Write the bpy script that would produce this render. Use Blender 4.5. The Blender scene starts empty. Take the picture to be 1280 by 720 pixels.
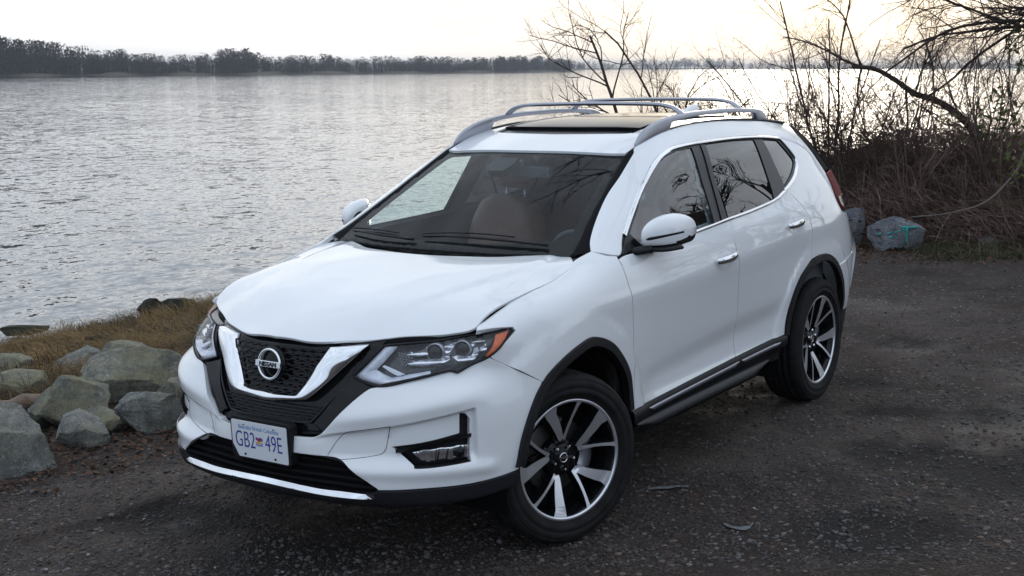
import bpy, bmesh, math, random
import numpy as np
from math import radians, sin, cos, pi, hypot, atan2
from mathutils import Vector, Matrix
from mathutils.geometry import delaunay_2d_cdt

S = bpy.context.scene
COL = S.collection
# ---------------------------------------------------------------- camera
FPX = 1635.36                                  # focal length in pixels of a 1280 px wide picture
CARCAM = np.array([4.48523, 3.70979, 1.98639])  # eye point seen from the car
YAW, PITCH, ROLL = 3.747945, 0.167219, -0.0254022
def cam_rows(yaw, pitch, roll):
    f = np.array([cos(yaw)*cos(pitch), sin(yaw)*cos(pitch), -sin(pitch)])
    r = np.array([sin(yaw), -cos(yaw), 0.]); u = np.cross(r, f)
    return np.array([r*cos(roll)+u*sin(roll), -r*sin(roll)+u*cos(roll), f])
RL = cam_rows(YAW, PITCH, 0.0)
W = RL.T@cam_rows(YAW, PITCH, ROLL)            # the gravel lot (and the car on it) leans 1.5 degrees against the level water
EYE = W@CARCAM
cd = bpy.data.cameras.new('camera'); cam = bpy.data.objects.new('camera', cd); COL.objects.link(cam)
cd.sensor_width = 36; cd.lens = FPX/1280*36; cd.clip_start = .05; cd.clip_end = 9000
M3 = np.array([RL[0], RL[1], -RL[2]]).T
cam.matrix_world = Matrix([list(M3[i])+[EYE[i]] for i in range(3)]+[[0, 0, 0, 1]])
S.camera = cam
HF = np.array([cos(YAW), sin(YAW), 0.]); HR = np.array([sin(YAW), -cos(YAW), 0.])   # level axes: away from the eye, to the right
def lvl(r, d, z=0.):                           # r metres right of the eye, d metres away, height z -> world
    return np.array([EYE[0]+HR[0]*r+HF[0]*d, EYE[1]+HR[1]*r+HF[1]*d, z])
# ---------------------------------------------------------------- sky and sun
SUN_AZ, SUN_EL = 14.0, 9.0                     # degrees right of the view axis, above the horizon
sd = HF*cos(radians(SUN_AZ))+HR*sin(radians(SUN_AZ))
SUNDIR = np.array([sd[0]*cos(radians(SUN_EL)), sd[1]*cos(radians(SUN_EL)), sin(radians(SUN_EL))])
w = bpy.data.worlds.new('World'); S.world = w; w.use_nodes = True
nt = w.node_tree; nt.nodes.clear()
def wn(t, **k):
    n = nt.nodes.new(t)
    for a, b in k.items(): setattr(n, a, b)
    return n
out = wn('ShaderNodeOutputWorld'); bg = wn('ShaderNodeBackground'); nt.links.new(bg.outputs[0], out.inputs[0])
sky = wn('ShaderNodeTexSky', sky_type='NISHITA', sun_disc=False, sun_elevation=radians(SUN_EL),
         sun_rotation=atan2(SUNDIR[0], SUNDIR[1]), air_density=1.0, dust_density=2.0, ozone_density=1.5, altitude=0)
geo = wn('ShaderNodeNewGeometry'); sep = wn('ShaderNodeSeparateXYZ')
tc = wn('ShaderNodeTexCoord'); nt.links.new(tc.outputs['Generated'], sep.inputs[0])
def wmath(op, a, b=None, c=None, clamp=False):
    n = wn('ShaderNodeMath', operation=op, use_clamp=clamp)
    for i, x in enumerate((a, b, c)):
        if x is None: continue
        if isinstance(x, (int, float)): n.inputs[i].default_value = x
        else: nt.links.new(x, n.inputs[i])
    return n.outputs[0]
def wmix(f, a, b):
    n = wn('ShaderNodeMix', data_type='RGBA'); n.clamp_factor = True
    for i, x in ((0, f), (6, a), (7, b)):
        if isinstance(x, (int, float)): n.inputs[i].default_value = x
        elif isinstance(x, tuple): n.inputs[i].default_value = (*x, 1)
        else: nt.links.new(x, n.inputs[i])
    return n.outputs[2]
# an overcast deck: grey-blue overhead and behind the eye, thin and bright towards the low sun over the water
el = wmath('MAXIMUM', sep.outputs[2], 0.0)
dotn = wn('ShaderNodeVectorMath', operation='DOT_PRODUCT'); nt.links.new(tc.outputs['Generated'], dotn.inputs[0])
dotn.inputs[1].default_value = tuple(SUNDIR)
tow = wmath('MULTIPLY_ADD', dotn.outputs['Value'], .5, .5)
mp = wn('ShaderNodeMapping'); mp.inputs['Scale'].default_value = (1.6, 1.6, 6.5); nt.links.new(tc.outputs['Generated'], mp.inputs[0])
nz = wn('ShaderNodeTexNoise'); nz.inputs['Scale'].default_value = 2.2; nz.inputs['Detail'].default_value = 7; nz.inputs['Roughness'].default_value = .55
nt.links.new(mp.outputs[0], nz.inputs['Vector'])
cl = wmath('MULTIPLY_ADD', nz.outputs[0], 2.4, -.75, clamp=True)
SKY_HI, SKY_BACK, SKY_SUN = (7.0, 8.0, 9.4), (4.4, 5.3, 6.8), (10.5, 10.35, 10.1)
t2 = wmath('POWER', tow, 2.2)
base = wmix(t2, SKY_BACK, SKY_SUN)
hi = wmath('MULTIPLY', wmath('POWER', el, .45), .95, clamp=True)
deck = wmix(hi, base, SKY_HI)
dark = wn('ShaderNodeVectorMath', operation='SCALE'); nt.links.new(deck, dark.inputs[0])
nt.links.new(wmath('MULTIPLY_ADD', cl, .40, .74), dark.inputs['Scale'])
glow = wmath('MULTIPLY', wmath('POWER', wmath('MAXIMUM', dotn.outputs['Value'], 0.0), 60.0), .85)
warm = wmix(glow, dark.outputs[0], (12.6, 11.2, 8.6))
skymix = wmix(.93, sky.outputs[0], warm)
nt.links.new(skymix, bg.inputs['Color']); bg.inputs['Strength'].default_value = .10
ld = bpy.data.lights.new('sun', 'SUN'); ld.energy = .55; ld.angle = radians(14); ld.color = (1, .90, .76)
sun = bpy.data.objects.new('sun', ld); COL.objects.link(sun)
sun.rotation_euler = Vector(SUNDIR).to_track_quat('Z', 'Y').to_euler()
vs = S.view_settings; vs.view_transform = 'Standard'; vs.look = 'None'; vs.gamma = 1; vs.exposure = 0.46; vs.use_curve_mapping = False
S.render.engine = 'CYCLES'
# ---------------------------------------------------------------- car body surfaces (numpy)
def cspline(xs, ys):
    xs = np.asarray(xs, float); ys = np.asarray(ys, float); n = len(xs)
    h = np.diff(xs); A = np.zeros((n, n)); b = np.zeros(n); A[0, 0] = A[-1, -1] = 1
    for i in range(1, n-1):
        A[i, i-1] = h[i-1]; A[i, i] = 2*(h[i-1]+h[i]); A[i, i+1] = h[i]
        b[i] = 3*((ys[i+1]-ys[i])/h[i]-(ys[i]-ys[i-1])/h[i-1])
    c = np.linalg.solve(A, b)
    def f(x):
        x = np.asarray(x, float); i = np.clip(np.searchsorted(xs, x)-1, 0, n-2); t = x-xs[i]
        hi = h[i]; bb = (ys[i+1]-ys[i])/hi-hi*(2*c[i]+c[i+1])/3; d = (c[i+1]-c[i])/(3*hi)
        return ys[i]+t*(bb+t*(c[i]+t*d))
    return f

def pchip(xs, ys):
    xs = np.asarray(xs, float); ys = np.asarray(ys, float); h = np.diff(xs); d = np.diff(ys)/h
    m = np.zeros(len(xs)); m[0] = d[0]; m[-1] = d[-1]
    for i in range(1, len(xs)-1):
        if d[i-1]*d[i] > 0:
            w1 = 2*h[i]+h[i-1]; w2 = h[i]+2*h[i-1]; m[i] = (w1+w2)/(w1/d[i-1]+w2/d[i])
    def f(x):
        x = np.asarray(x, float); i = np.clip(np.searchsorted(xs, x)-1, 0, len(xs)-2)
        t = (x-xs[i])/h[i]; t = np.clip(t, -3, 3)
        o = np.where((t < 0), ys[i]+m[i]*(x-xs[i]), np.where(t > 1, ys[i+1]+m[i+1]*(x-xs[i+1]),
            (1+2*t)*(1-t)**2*ys[i]+t*(1-t)**2*h[i]*m[i]+t*t*(3-2*t)*ys[i+1]+t*t*(t-1)*h[i]*m[i+1]))
        return o
    return f

def sstep(a, b, x):
    t = np.clip((np.asarray(x, float)-a)/(b-a), 0, 1); return t*t*(3-2*t)

class TPS:
    def __init__(s, P, v, lam=1e-4, scale=(1, 1)):
        s.sc = np.array(scale, float); s.P = np.asarray(P, float)*s.sc; n = len(P)
        K = s.k(s.P[:, None]-s.P[None]); K += lam*np.eye(n)
        Q = np.c_[np.ones(n), s.P]; A = np.block([[K, Q], [Q.T, np.zeros((3, 3))]])
        s.w = np.linalg.solve(A, np.r_[np.asarray(v, float), 0, 0, 0])
    def k(s, d):
        r2 = (d**2).sum(-1); return .5*r2*np.log(r2+1e-12)
    def __call__(s, a, b):
        a = np.asarray(a, float); b = np.asarray(b, float); q = np.stack([a.ravel(), b.ravel()], 1)*s.sc
        o = s.k(q[:, None]-s.P[None])@s.w[:-3]+s.w[-3]+q@s.w[-2:]
        return o.reshape(a.shape)

def blur(T, n, ax):
    k = np.exp(-.5*(np.arange(-3*n, 3*n+1)/n)**2); k /= k.sum()
    pad = [(0, 0)]*T.ndim; pad[ax] = (3*n, 3*n)
    P = np.pad(T, pad, mode='reflect', reflect_type='odd')
    return np.apply_along_axis(lambda r: np.convolve(r, k, 'valid'), ax, P)

def bil(T, x0, dx, z0, dz, x, z):
    x = np.asarray(x, float); z = np.asarray(z, float)
    u = np.clip((x-x0)/dx, 0, T.shape[0]-1.001); v = np.clip((z-z0)/dz, 0, T.shape[1]-1.001)
    i = u.astype(int); j = v.astype(int); a = u-i; b = v-j
    def cub(p0, p1, p2, p3, t): return p1+.5*t*(p2-p0+t*(2*p0-5*p1+4*p2-p3+t*(3*(p1-p2)+p3-p0)))
    n, m = T.shape; I = [np.clip(i+k, 0, n-1) for k in (-1, 0, 1, 2)]; J = [np.clip(j+k, 0, m-1) for k in (-1, 0, 1, 2)]
    rows = [cub(*(T[I[k], J[l]] for l in range(4)), b) for k in range(4)]
    return cub(*rows, a)

HW = .366; WB = 2.706                      # wheel centre height, wheelbase (front axle at x=0, car faces +x, its left is +y)
SIDE = [  # x, then (z,y) of ten feature lines from sill to roof edge
 (.60, [(.30,.72),(.45,.735),(.56,.735),(.70,.72),(.80,.725),(.86,.724),(.90,.717),(.925,.707),(.945,.692),(.962,.665)]),
 (.45, [(.30,.83),(.45,.855),(.56,.850),(.70,.834),(.82,.805),(.885,.808),(.92,.805),(.945,.794),(.965,.768),(.982,.720)]),
 (.25, [(.30,.855),(.45,.885),(.56,.888),(.72,.878),(.88,.868),(.94,.858),(.975,.849),(1.005,.834),(1.032,.806),(1.055,.748)]),
 (.0,  [(.30,.86),(.45,.895),(.56,.902),(.74,.903),(.92,.902),(.985,.890),(1.02,.875),(1.05,.850),(1.075,.812),(1.088,.757)]),
 (-.30,[(.30,.86),(.45,.892),(.56,.896),(.74,.900),(.95,.898),(1.03,.888),(1.075,.868),(1.11,.838),(1.137,.790),(1.160,.708)]),
 (-.52,[(.30,.86),(.45,.885),(.56,.885),(.74,.896),(.965,.905),(1.06,.888),(1.13,.862),(1.19,.815),(1.24,.75),(1.275,.66)]),
 (-.90,[(.30,.86),(.45,.880),(.56,.876),(.74,.893),(.98,.912),(1.09,.893),(1.165,.862),(1.28,.805),(1.41,.715),(1.47,.585)]),
 (-1.3,[(.30,.86),(.45,.879),(.56,.873),(.74,.892),(1.0,.914),(1.11,.894),(1.180,.862),(1.38,.765),(1.565,.660),(1.632,.567)]),
 (-1.6,[(.30,.86),(.45,.879),(.56,.872),(.74,.892),(1.01,.914),(1.12,.894),(1.192,.862),(1.39,.765),(1.592,.655),(1.668,.567)]),
 (-2.0,[(.30,.86),(.45,.884),(.56,.880),(.74,.897),(1.03,.914),(1.135,.893),(1.205,.860),(1.40,.763),(1.590,.655),(1.674,.567)]),
 (-2.4,[(.30,.86),(.45,.898),(.56,.903),(.74,.910),(1.05,.912),(1.15,.888),(1.220,.853),(1.40,.760),(1.578,.655),(1.660,.565)]),
 (-2.7,[(.30,.86),(.45,.902),(.56,.912),(.76,.916),(1.06,.905),(1.155,.878),(1.225,.845),(1.39,.757),(1.560,.655),(1.644,.560)]),
 (-3.0,[(.30,.86),(.45,.885),(.56,.900),(.78,.908),(1.06,.888),(1.15,.860),(1.225,.828),(1.37,.748),(1.53,.650),(1.608,.552)]),
 (-3.3,[(.30,.82),(.45,.842),(.56,.862),(.78,.874),(1.04,.845),(1.14,.812),(1.210,.785),(1.34,.715),(1.46,.635),(1.56,.53)]),
 (-3.5,[(.30,.74),(.45,.77),(.56,.79),(.78,.81),(1.02,.765),(1.12,.73),(1.20,.695),(1.30,.635),(1.40,.56),(1.50,.46)]),
 (-3.62,[(.30,.64),(.45,.68),(.56,.70),(.78,.72),(1.02,.66),(1.12,.63),(1.20,.60),(1.30,.54),(1.40,.47),(1.50,.38)])]
def _side_table():
    S = SIDE[::-1]; xs = np.array([s[0] for s in S]); K = np.array([s[1] for s in S])   # (n,10,2)
    gx = np.linspace(-3.66, .62, 429); gz = np.linspace(.2, 1.72, 305); T = np.empty((429, 305))
    kz = [pchip(xs, K[:, k, 0])(gx) for k in range(10)]; ky = [pchip(xs, K[:, k, 1])(gx) for k in range(10)]
    kz = blur(np.array(kz), 9, 1); ky = blur(np.array(ky), 9, 1)
    for i in range(len(gx)):
        T[i] = pchip(kz[:, i], ky[:, i])(gz)
    T = np.clip(T, .2, 1.0)
    return blur(blur(T, 2, 1), 2, 0)
_ST = _side_table()
def flare(x, z):
    o = 0
    for cx, r0 in ((-.03, .595), (-2.70, .60)):
        r = np.hypot(x-cx, z-HW); o = o+.010*(1-sstep(r0-.02, r0+.02, r))
    return o
def Yside(x, z):
    x = np.asarray(x, float); z = np.asarray(z, float)
    y = bil(_ST, -3.66, .01, .2, .005, x, z)
    # soft crease that rises along the doors and the scoop over the sill
    zs = .50+.085*np.clip((-x-.55)/1.6, 0, 1); wx = sstep(-.53, -.75, x)*sstep(-2.30, -2.05, x)
    y = y-.013*sstep(zs+.13, zs+.015, z)*sstep(.43, .50, z)*wx
    zc = .975+.05*np.clip((-x-.5)/2.2, 0, 1); y = y+.0045*(sstep(zc-.12, zc-.004, z)-sstep(zc+.004, zc+.05, z))*sstep(-.05, -.4, x)*sstep(-3.2, -2.7, x)
    return y+flare(x, z)*sstep(.98, .80, z)

NOSE = {  # z: (y -> x)
 .97:[(0,.775),(.25,.742),(.4,.685),(.55,.60),(.68,.455)],
 .92:[(0,.82),(.25,.787),(.4,.733),(.55,.662),(.66,.583),(.765,.465)],
 .83:[(0,.838),(.25,.81),(.37,.775),(.49,.745),(.62,.682),(.72,.585),(.785,.47)],
 .73:[(0,.862),(.143,.858),(.3,.840),(.5,.802),(.65,.727),(.75,.632),(.815,.52)],
 .62:[(0,.898),(.3,.872),(.5,.830),(.65,.758),(.75,.655),(.83,.52)],
 .5:[(0,.918),(.345,.883),(.5,.845),(.65,.768),(.75,.668),(.82,.55)],
 .40:[(0,.915),(.35,.882),(.494,.86),(.546,.842),(.65,.778),(.75,.672),(.82,.545)],
 .33:[(0,.913),(.35,.882),(.5,.84),(.65,.765),(.75,.655),(.82,.52)],
 .22:[(0,.87),(.35,.84),(.5,.80),(.65,.72),(.75,.61),(.81,.49)]}
def _nose():
    P, V = [], []
    for z, l in NOSE.items():
        for y, x in l:
            for s in ((1, -1) if y else (1,)):
                P.append((math.atan2(y, x)*s, z)); V.append(math.hypot(x, y))
    for x in (.42, .33, .22, .12):
        for z in (.22, .33, .40, .5, .62, .73, .83, .92, .97):
            if z > .96 and x > .3: continue
            if x > .4 and z < .8: continue
            y = float(bil(_ST, -3.66, .01, .2, .005, x, z))
            for s in (1, -1): P.append((math.atan2(y, x)*s, z)); V.append(math.hypot(x, y))
    return TPS(P, V, 4e-4, (1., 1.6))
_NT = _nose()
def Rnose(f, z):
    f = np.asarray(f, float); z = np.asarray(z, float); a = np.abs(f)
    r = _NT(a, z)
    w = sstep(1.12, 1.30, a)
    return r+flare(r*np.cos(a), z)*w*sstep(.98, .80, z)
def Pnose(f, z, off=0.):
    r = Rnose(f, z)+off
    return np.stack([r*np.cos(f), r*np.sin(f), np.asarray(z, float)+0*r], -1)

HOODP = [(.80,0,.952),(.775,.15,.950),(.745,.25,.948),(.69,.40,.943),(.61,.54,.946),(.52,.64,.960),(.45,.72,.978),
 (.72,0,.995),(.66,.3,.994),(.56,.48,1.000),(.6,0,1.036),(.54,.35,1.043),(.46,.54,1.030),(.44,.65,1.010),(.393,.735,1.0135),
 (.4,0,1.080),(.35,.35,1.088),(.25,.53,1.086),(.25,.66,1.076),(.2195,.75,1.060),(.15,0,1.117),(.12,.35,1.124),(.02,.55,1.122),(.0,.68,1.106),(-.064,.76,1.094),
 (-.14,0,1.150),(-.17,.35,1.150),(-.2,.55,1.146),(-.19,.68,1.134),(-.226,.755,1.128),(-.31,.715,1.148),(-.36,.60,1.158),(-.4,.3,1.172),(-.4,0,1.184)]
def _mir(P): return [(x, s*y, z) for x, y, z in P for s in ((1, -1) if y else (1,))]
def _tps3(P, lam=1e-4):
    Q = np.array(_mir(P)); return TPS(Q[:, :2], Q[:, 2], lam)
_HT = _tps3(HOODP, 3e-4)
def Zhood(x, y):
    x = np.asarray(x, float); y = np.asarray(y, float); a = np.abs(y)
    cr = .40+.20*sstep(.75, -.2, x)                       # raised centre panel between two soft creases
    return _HT(x, y)+.006*(1-sstep(cr-.03, cr+.03, a))*sstep(.74, .45, x)
SHIELDP = [(-.20,0,1.150),(-.235,.35,1.148),(-.30,.60,1.150),(-.335,.70,1.152),(-1.005,0,1.562),(-1.03,.30,1.559),(-1.094,.548,1.549),
 (-.60,0,1.375),(-.63,.33,1.372),(-.70,.628,1.355),(-.42,0,1.275),(-.52,.66,1.262),(-.9,.588,1.457),(-.82,0,1.482)]
_WT = _tps3(SHIELDP, 1e-4)
def Zshield(x, y): return _WT(x, y)
ROOFP = [(-.98,0,1.566),(-1.0,.30,1.562),(-1.07,.56,1.553),(-1.25,0,1.628),(-1.25,.35,1.622),(-1.25,.57,1.606),(-1.6,0,1.684),(-1.6,.35,1.678),(-1.6,.57,1.655),
 (-2.0,0,1.700),(-2.0,.35,1.693),(-2.0,.57,1.668),(-2.4,0,1.693),(-2.4,.35,1.685),(-2.4,.57,1.658),(-2.8,0,1.672),(-2.8,.35,1.662),(-2.8,.56,1.632),
 (-3.1,0,1.645),(-3.1,.35,1.634),(-3.1,.54,1.600),(-3.3,0,1.622),(-3.3,.35,1.61),(-3.28,.50,1.58)]
_RT = _tps3(ROOFP, 1e-4)
def Zroof(x, y): return _RT(x, y)
# ---------------------------------------------------------------- materials
def mat(name, col=(.5, .5, .5), rough=.5, metal=0., spec=.5, coat=0., coatr=.03, noise=None, bump=None, trans=0., emit=None):
    m = bpy.data.materials.new(name); m.use_nodes = True; n = m.node_tree; p = n.nodes['Principled BSDF']
    p.inputs['Base Color'].default_value = (*col, 1); p.inputs['Roughness'].default_value = rough
    p.inputs['Metallic'].default_value = metal; p.inputs['Specular IOR Level'].default_value = spec
    p.inputs['Coat Weight'].default_value = coat; p.inputs['Coat Roughness'].default_value = coatr
    p.inputs['Transmission Weight'].default_value = trans
    if noise:                       # (scale, amount, second colour)
        t = n.nodes.new('ShaderNodeTexCoord'); z = n.nodes.new('ShaderNodeTexNoise')
        z.inputs['Scale'].default_value = noise[0]; z.inputs['Detail'].default_value = 6
        n.links.new(t.outputs['Object'], z.inputs['Vector'])
        x = n.nodes.new('ShaderNodeMix'); x.data_type = 'RGBA'
        r = n.nodes.new('ShaderNodeMapRange'); r.inputs[1].default_value = .35; r.inputs[2].default_value = .65; r.inputs[4].default_value = noise[1]
        n.links.new(z.outputs[0], r.inputs[0]); n.links.new(r.outputs[0], x.inputs[0])
        x.inputs[6].default_value = (*col, 1); x.inputs[7].default_value = (*noise[2], 1)
        n.links.new(x.outputs[2], p.inputs['Base Color'])
    if bump:                        # (scale, strength, distance)
        t = n.nodes.new('ShaderNodeTexCoord'); z = n.nodes.new('ShaderNodeTexNoise')
        z.inputs['Scale'].default_value = bump[0]; z.inputs['Detail'].default_value = 8; z.inputs['Roughness'].default_value = .6
        n.links.new(t.outputs['Object'], z.inputs['Vector'])
        b = n.nodes.new('ShaderNodeBump'); b.inputs['Strength'].default_value = bump[1]; b.inputs['Distance'].default_value = bump[2]
        n.links.new(z.outputs[0], b.inputs['Height']); n.links.new(b.outputs[0], p.inputs['Normal'])
    return m

def glassmat(name, tint, f0=.04, rough=0., extra=0., gain=1.):
    """thin sheet of glass: clear with a mirror share that rises at grazing angles, the same from both sides"""
    m = bpy.data.materials.new(name); m.use_nodes = True; n = m.node_tree; n.nodes.clear()
    def M(op, a, b=0.):
        q = n.nodes.new('ShaderNodeMath'); q.operation = op
        for i, x in enumerate((a, b)):
            if isinstance(x, (int, float)): q.inputs[i].default_value = x
            else: n.links.new(x, q.inputs[i])
        return q.outputs[0]
    o = n.nodes.new('ShaderNodeOutputMaterial'); x = n.nodes.new('ShaderNodeMixShader'); t = n.nodes.new('ShaderNodeBsdfTransparent'); g = n.nodes.new('ShaderNodeBsdfGlossy')
    t.inputs[0].default_value = (*tint, 1); g.inputs['Roughness'].default_value = rough; g.inputs[0].default_value = (1, 1, 1, 1)
    ge = n.nodes.new('ShaderNodeNewGeometry'); d = n.nodes.new('ShaderNodeVectorMath'); d.operation = 'DOT_PRODUCT'
    n.links.new(ge.outputs['Incoming'], d.inputs[0]); n.links.new(ge.outputs['Normal'], d.inputs[1])
    c = M('ABSOLUTE', d.outputs['Value']); f = M('POWER', M('SUBTRACT', 1., c), 5.); f = M('ADD', M('MULTIPLY', f, (1-f0)*gain), f0*2*gain+extra)
    n.links.new(M('MINIMUM', f, 1.), x.inputs[0])
    n.links.new(t.outputs[0], x.inputs[1]); n.links.new(g.outputs[0], x.inputs[2]); n.links.new(x.outputs[0], o.inputs[0])
    return m

PAINT = mat('white_paint', (.82, .835, .85), .30, spec=.5, coat=1., coatr=.02, noise=(900, .06, (.86, .87, .88)))
BLACKP = mat('black_plastic', (.006, .006, .007), .55, spec=.3, noise=(300, .6, (.012, .012, .014)), bump=(900, .25, .001))
DARK = mat('black_void', (.006, .006, .007), .8, spec=.1, noise=(40, .4, (.01, .01, .01)))
GLOSSB = mat('gloss_black', (.005, .005, .006), .10, spec=.2, coat=.12, noise=(200, .4, (.012, .012, .013)))
ROOFG = mat('sunroof_tint', (.006, .007, .009), .10, spec=.08, noise=(200, .4, (.013, .014, .016)))
SATINB = mat('satin_black_trim', (.012, .0125, .016), .36, spec=.4, noise=(200, .4, (.020, .021, .026)))
CHROME = mat('chrome', (.86, .87, .88), .05, 1., noise=(60, .3, (.80, .81, .83)))
SILVER = mat('satin_silver', (.37, .38, .43), .30, .85, noise=(300, .4, (.42, .43, .47)))
MACH = mat('machined_alloy', (.80, .81, .84), .30, .85, noise=(120, .4, (.70, .71, .74)))
TYRE = mat('tyre_rubber', (.008, .008, .009), .78, spec=.2, noise=(18, .8, (.020, .018, .017)), bump=(220, .3, .002))
SHIELD = glassmat('windscreen_glass', (.86, .94, .94), .04, gain=.42)
SIDEG = glassmat('side_glass', (.80, .91, .92), gain=1.5)
PRIV = glassmat('privacy_glass', (.05, .052, .062), gain=1.3)
LENS = glassmat('lamp_lens', (.96, .97, .985), .035, gain=.55)
REDL = mat('red_lens', (.10, .003, .004), .5, spec=.08, coat=0., noise=(80, .5, (.20, .004, .008)))
AMBER = mat('amber_lens', (.60, .085, .003), .25, coat=.2, noise=(160, .6, (.72, .15, .006)))
DRLM = mat('frosted_light_guide', (.72, .75, .82), .18, coat=.6, noise=(30, .7, (.46, .49, .57)))
LAMPB = mat('lamp_bezel', (.014, .015, .019), .25, coat=.3, noise=(60, .5, (.026, .028, .034)))
PLATEM = mat('plate_white', (.74, .77, .80), .35, noise=(40, .5, (.70, .73, .77)))
PLATEB = mat('plate_blue', (.02, .035, .26), .4, noise=(60, .4, (.025, .045, .30)))
PLATEL = mat('plate_light_blue', (.10, .24, .52), .4, noise=(60, .4, (.12, .28, .55)))
LEATH = mat('tan_leather', (.17, .082, .060), .5, noise=(30, .6, (.13, .062, .045)), bump=(160, .3, .002))
REFLECT = mat('lamp_reflector', (.86, .88, .92), .16, .8, noise=(60, .4, (.70, .73, .80)))
CABIN = mat('cabin_plastic', (.055, .058, .063), .6, noise=(60, .5, (.07, .072, .078)), bump=(300, .2, .001))
LINER = mat('headlining', (.30, .31, .32), .9, noise=(80, .4, (.26, .27, .28)))

# ---------------------------------------------------------------- object helpers
def tag(o, label=None, cat=None, group=None, kind=None):
    if label: o['label'] = label
    if cat: o['category'] = cat
    if group: o['group'] = group
    if kind: o['kind'] = kind
    return o
def empty(name, loc=(0, 0, 0), parent=None):
    o = bpy.data.objects.new(name, None); COL.objects.link(o); o.location = loc; o.empty_display_size = .1
    if parent: o.parent = parent
    return o
class MB:
    def __init__(s): s.v = []; s.f = []; s.mi = []; s.n = 0; s.sm = []
    def add(s, V, F, mi=0, smooth=True):
        V = np.asarray(V, float).reshape(-1, 3); s.v.append(V)
        for f in F: s.f.append([i+s.n for i in f]); s.mi.append(mi); s.sm.append(smooth)
        s.n += len(V); return s
    def box(s, c, d, mi=0, R=None):
        q = np.array([[x, y, z] for x in (-.5, .5) for y in (-.5, .5) for z in (-.5, .5)])*np.array(d)
        if R is not None: q = q@np.asarray(R).T
        return s.add(q+np.array(c), [(0, 1, 3, 2), (4, 6, 7, 5), (0, 4, 5, 1), (2, 3, 7, 6), (0, 2, 6, 4), (1, 5, 7, 3)], mi, False)
    def tube(s, P, r, k=8, mi=0, cap=True, flat=None):
        """flat: optional (width,height) scale of the section, kept upright"""
        P = np.asarray(P, float); n = len(P); r = np.broadcast_to(r, (n,))
        T = np.gradient(P, axis=0); T /= np.linalg.norm(T, axis=1)[:, None]+1e-12
        a = np.array([0, 0, 1.]) if abs(T[0][2]) < .9 else np.array([1., 0, 0]); V = []
        u = np.cross(T[0], a); u /= np.linalg.norm(u)
        for i in range(n):
            if flat is not None:
                u = np.cross(T[i], np.array([0, 0, 1.])); u /= np.linalg.norm(u)+1e-9
            else:
                u = u-T[i]*(u@T[i]); u /= np.linalg.norm(u)+1e-12
            b = np.cross(u, T[i]); fw, fh = flat if flat is not None else (1, 1)
            for j in range(k):
                t = 2*pi*j/k; V.append(P[i]+r[i]*(fw*cos(t)*u+fh*sin(t)*b))
        F = [(i*k+j, i*k+(j+1) % k, (i+1)*k+(j+1) % k, (i+1)*k+j) for i in range(n-1) for j in range(k)]
        if cap: F += [tuple(range(k))[::-1], tuple(range((n-1)*k, n*k))]
        return s.add(V, F, mi)
    def lathe(s, prof, k=48, mi=0, axis='y', smooth=True):
        """prof: (r, h) around the axis"""
        V = []; n = len(prof)
        for i in range(k):
            t = 2*pi*i/k
            for r, h in prof:
                V.append((r*cos(t), h, r*sin(t)) if axis == 'y' else (h, r*cos(t), r*sin(t)) if axis == 'x' else (r*cos(t), r*sin(t), h))
        F = [(i*n+j, i*n+j+1, ((i+1) % k)*n+j+1, ((i+1) % k)*n+j) for i in range(k) for j in range(n-1)]
        return s.add(V, F, mi, smooth)
    def grid(s, G, mi=0, closeu=False, smooth=True):
        G = np.asarray(G, float); n, m = G.shape[:2]; e = n if closeu else n-1
        return s.add(G, [(i*m+j, i*m+j+1, ((i+1) % n)*m+j+1, ((i+1) % n)*m+j) for i in range(e) for j in range(m-1)], mi, smooth)
    def build(s, name, mats, parent=None, fix=True, bevel=0., sub=0):
        me = bpy.data.meshes.new(name); V = np.concatenate(s.v) if s.v else np.zeros((0, 3))
        me.from_pydata(V.tolist(), [], s.f)
        for m in (mats if isinstance(mats, (list, tuple)) else [mats]): me.materials.append(m)
        me.polygons.foreach_set('material_index', s.mi); me.polygons.foreach_set('use_smooth', s.sm); me.update()
        if fix:
            b = bmesh.new(); b.from_mesh(me); bmesh.ops.remove_doubles(b, verts=b.verts, dist=1e-5); bmesh.ops.recalc_face_normals(b, faces=b.faces); b.to_mesh(me); b.free()
        o = bpy.data.objects.new(name, me); COL.objects.link(o)
        if parent: o.parent = parent
        if bevel:
            q = o.modifiers.new('bevel', 'BEVEL'); q.width = bevel; q.segments = 2; q.limit_method = 'ANGLE'; q.angle_limit = radians(35)
        if sub:
            q = o.modifiers.new('sub', 'SUBSURF'); q.levels = sub; q.render_levels = sub
        return o
def crom(P, n=8):
    P = np.asarray(P, float); Q = np.vstack([2*P[0]-P[1], P, 2*P[-1]-P[-2]]); o = []
    for i in range(1, len(Q)-2):
        p0, p1, p2, p3 = Q[i-1:i+3]
        for t in np.linspace(0, 1, n, endpoint=False):
            o.append(.5*(2*p1+t*(p2-p0)+t*t*(2*p0-5*p1+4*p2-p3)+t**3*(3*(p1-p2)+p3-p0)))
    o.append(P[-1]); return np.array(o)
def resample(P, d):
    P = np.asarray(P, float); L = np.r_[0, np.cumsum(np.linalg.norm(np.diff(P, axis=0), axis=1))]
    n = max(2, int(round(L[-1]/d))+1); t = np.linspace(0, L[-1], n)
    return np.stack([np.interp(t, L, P[:, k]) for k in range(P.shape[1])], 1)
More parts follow.
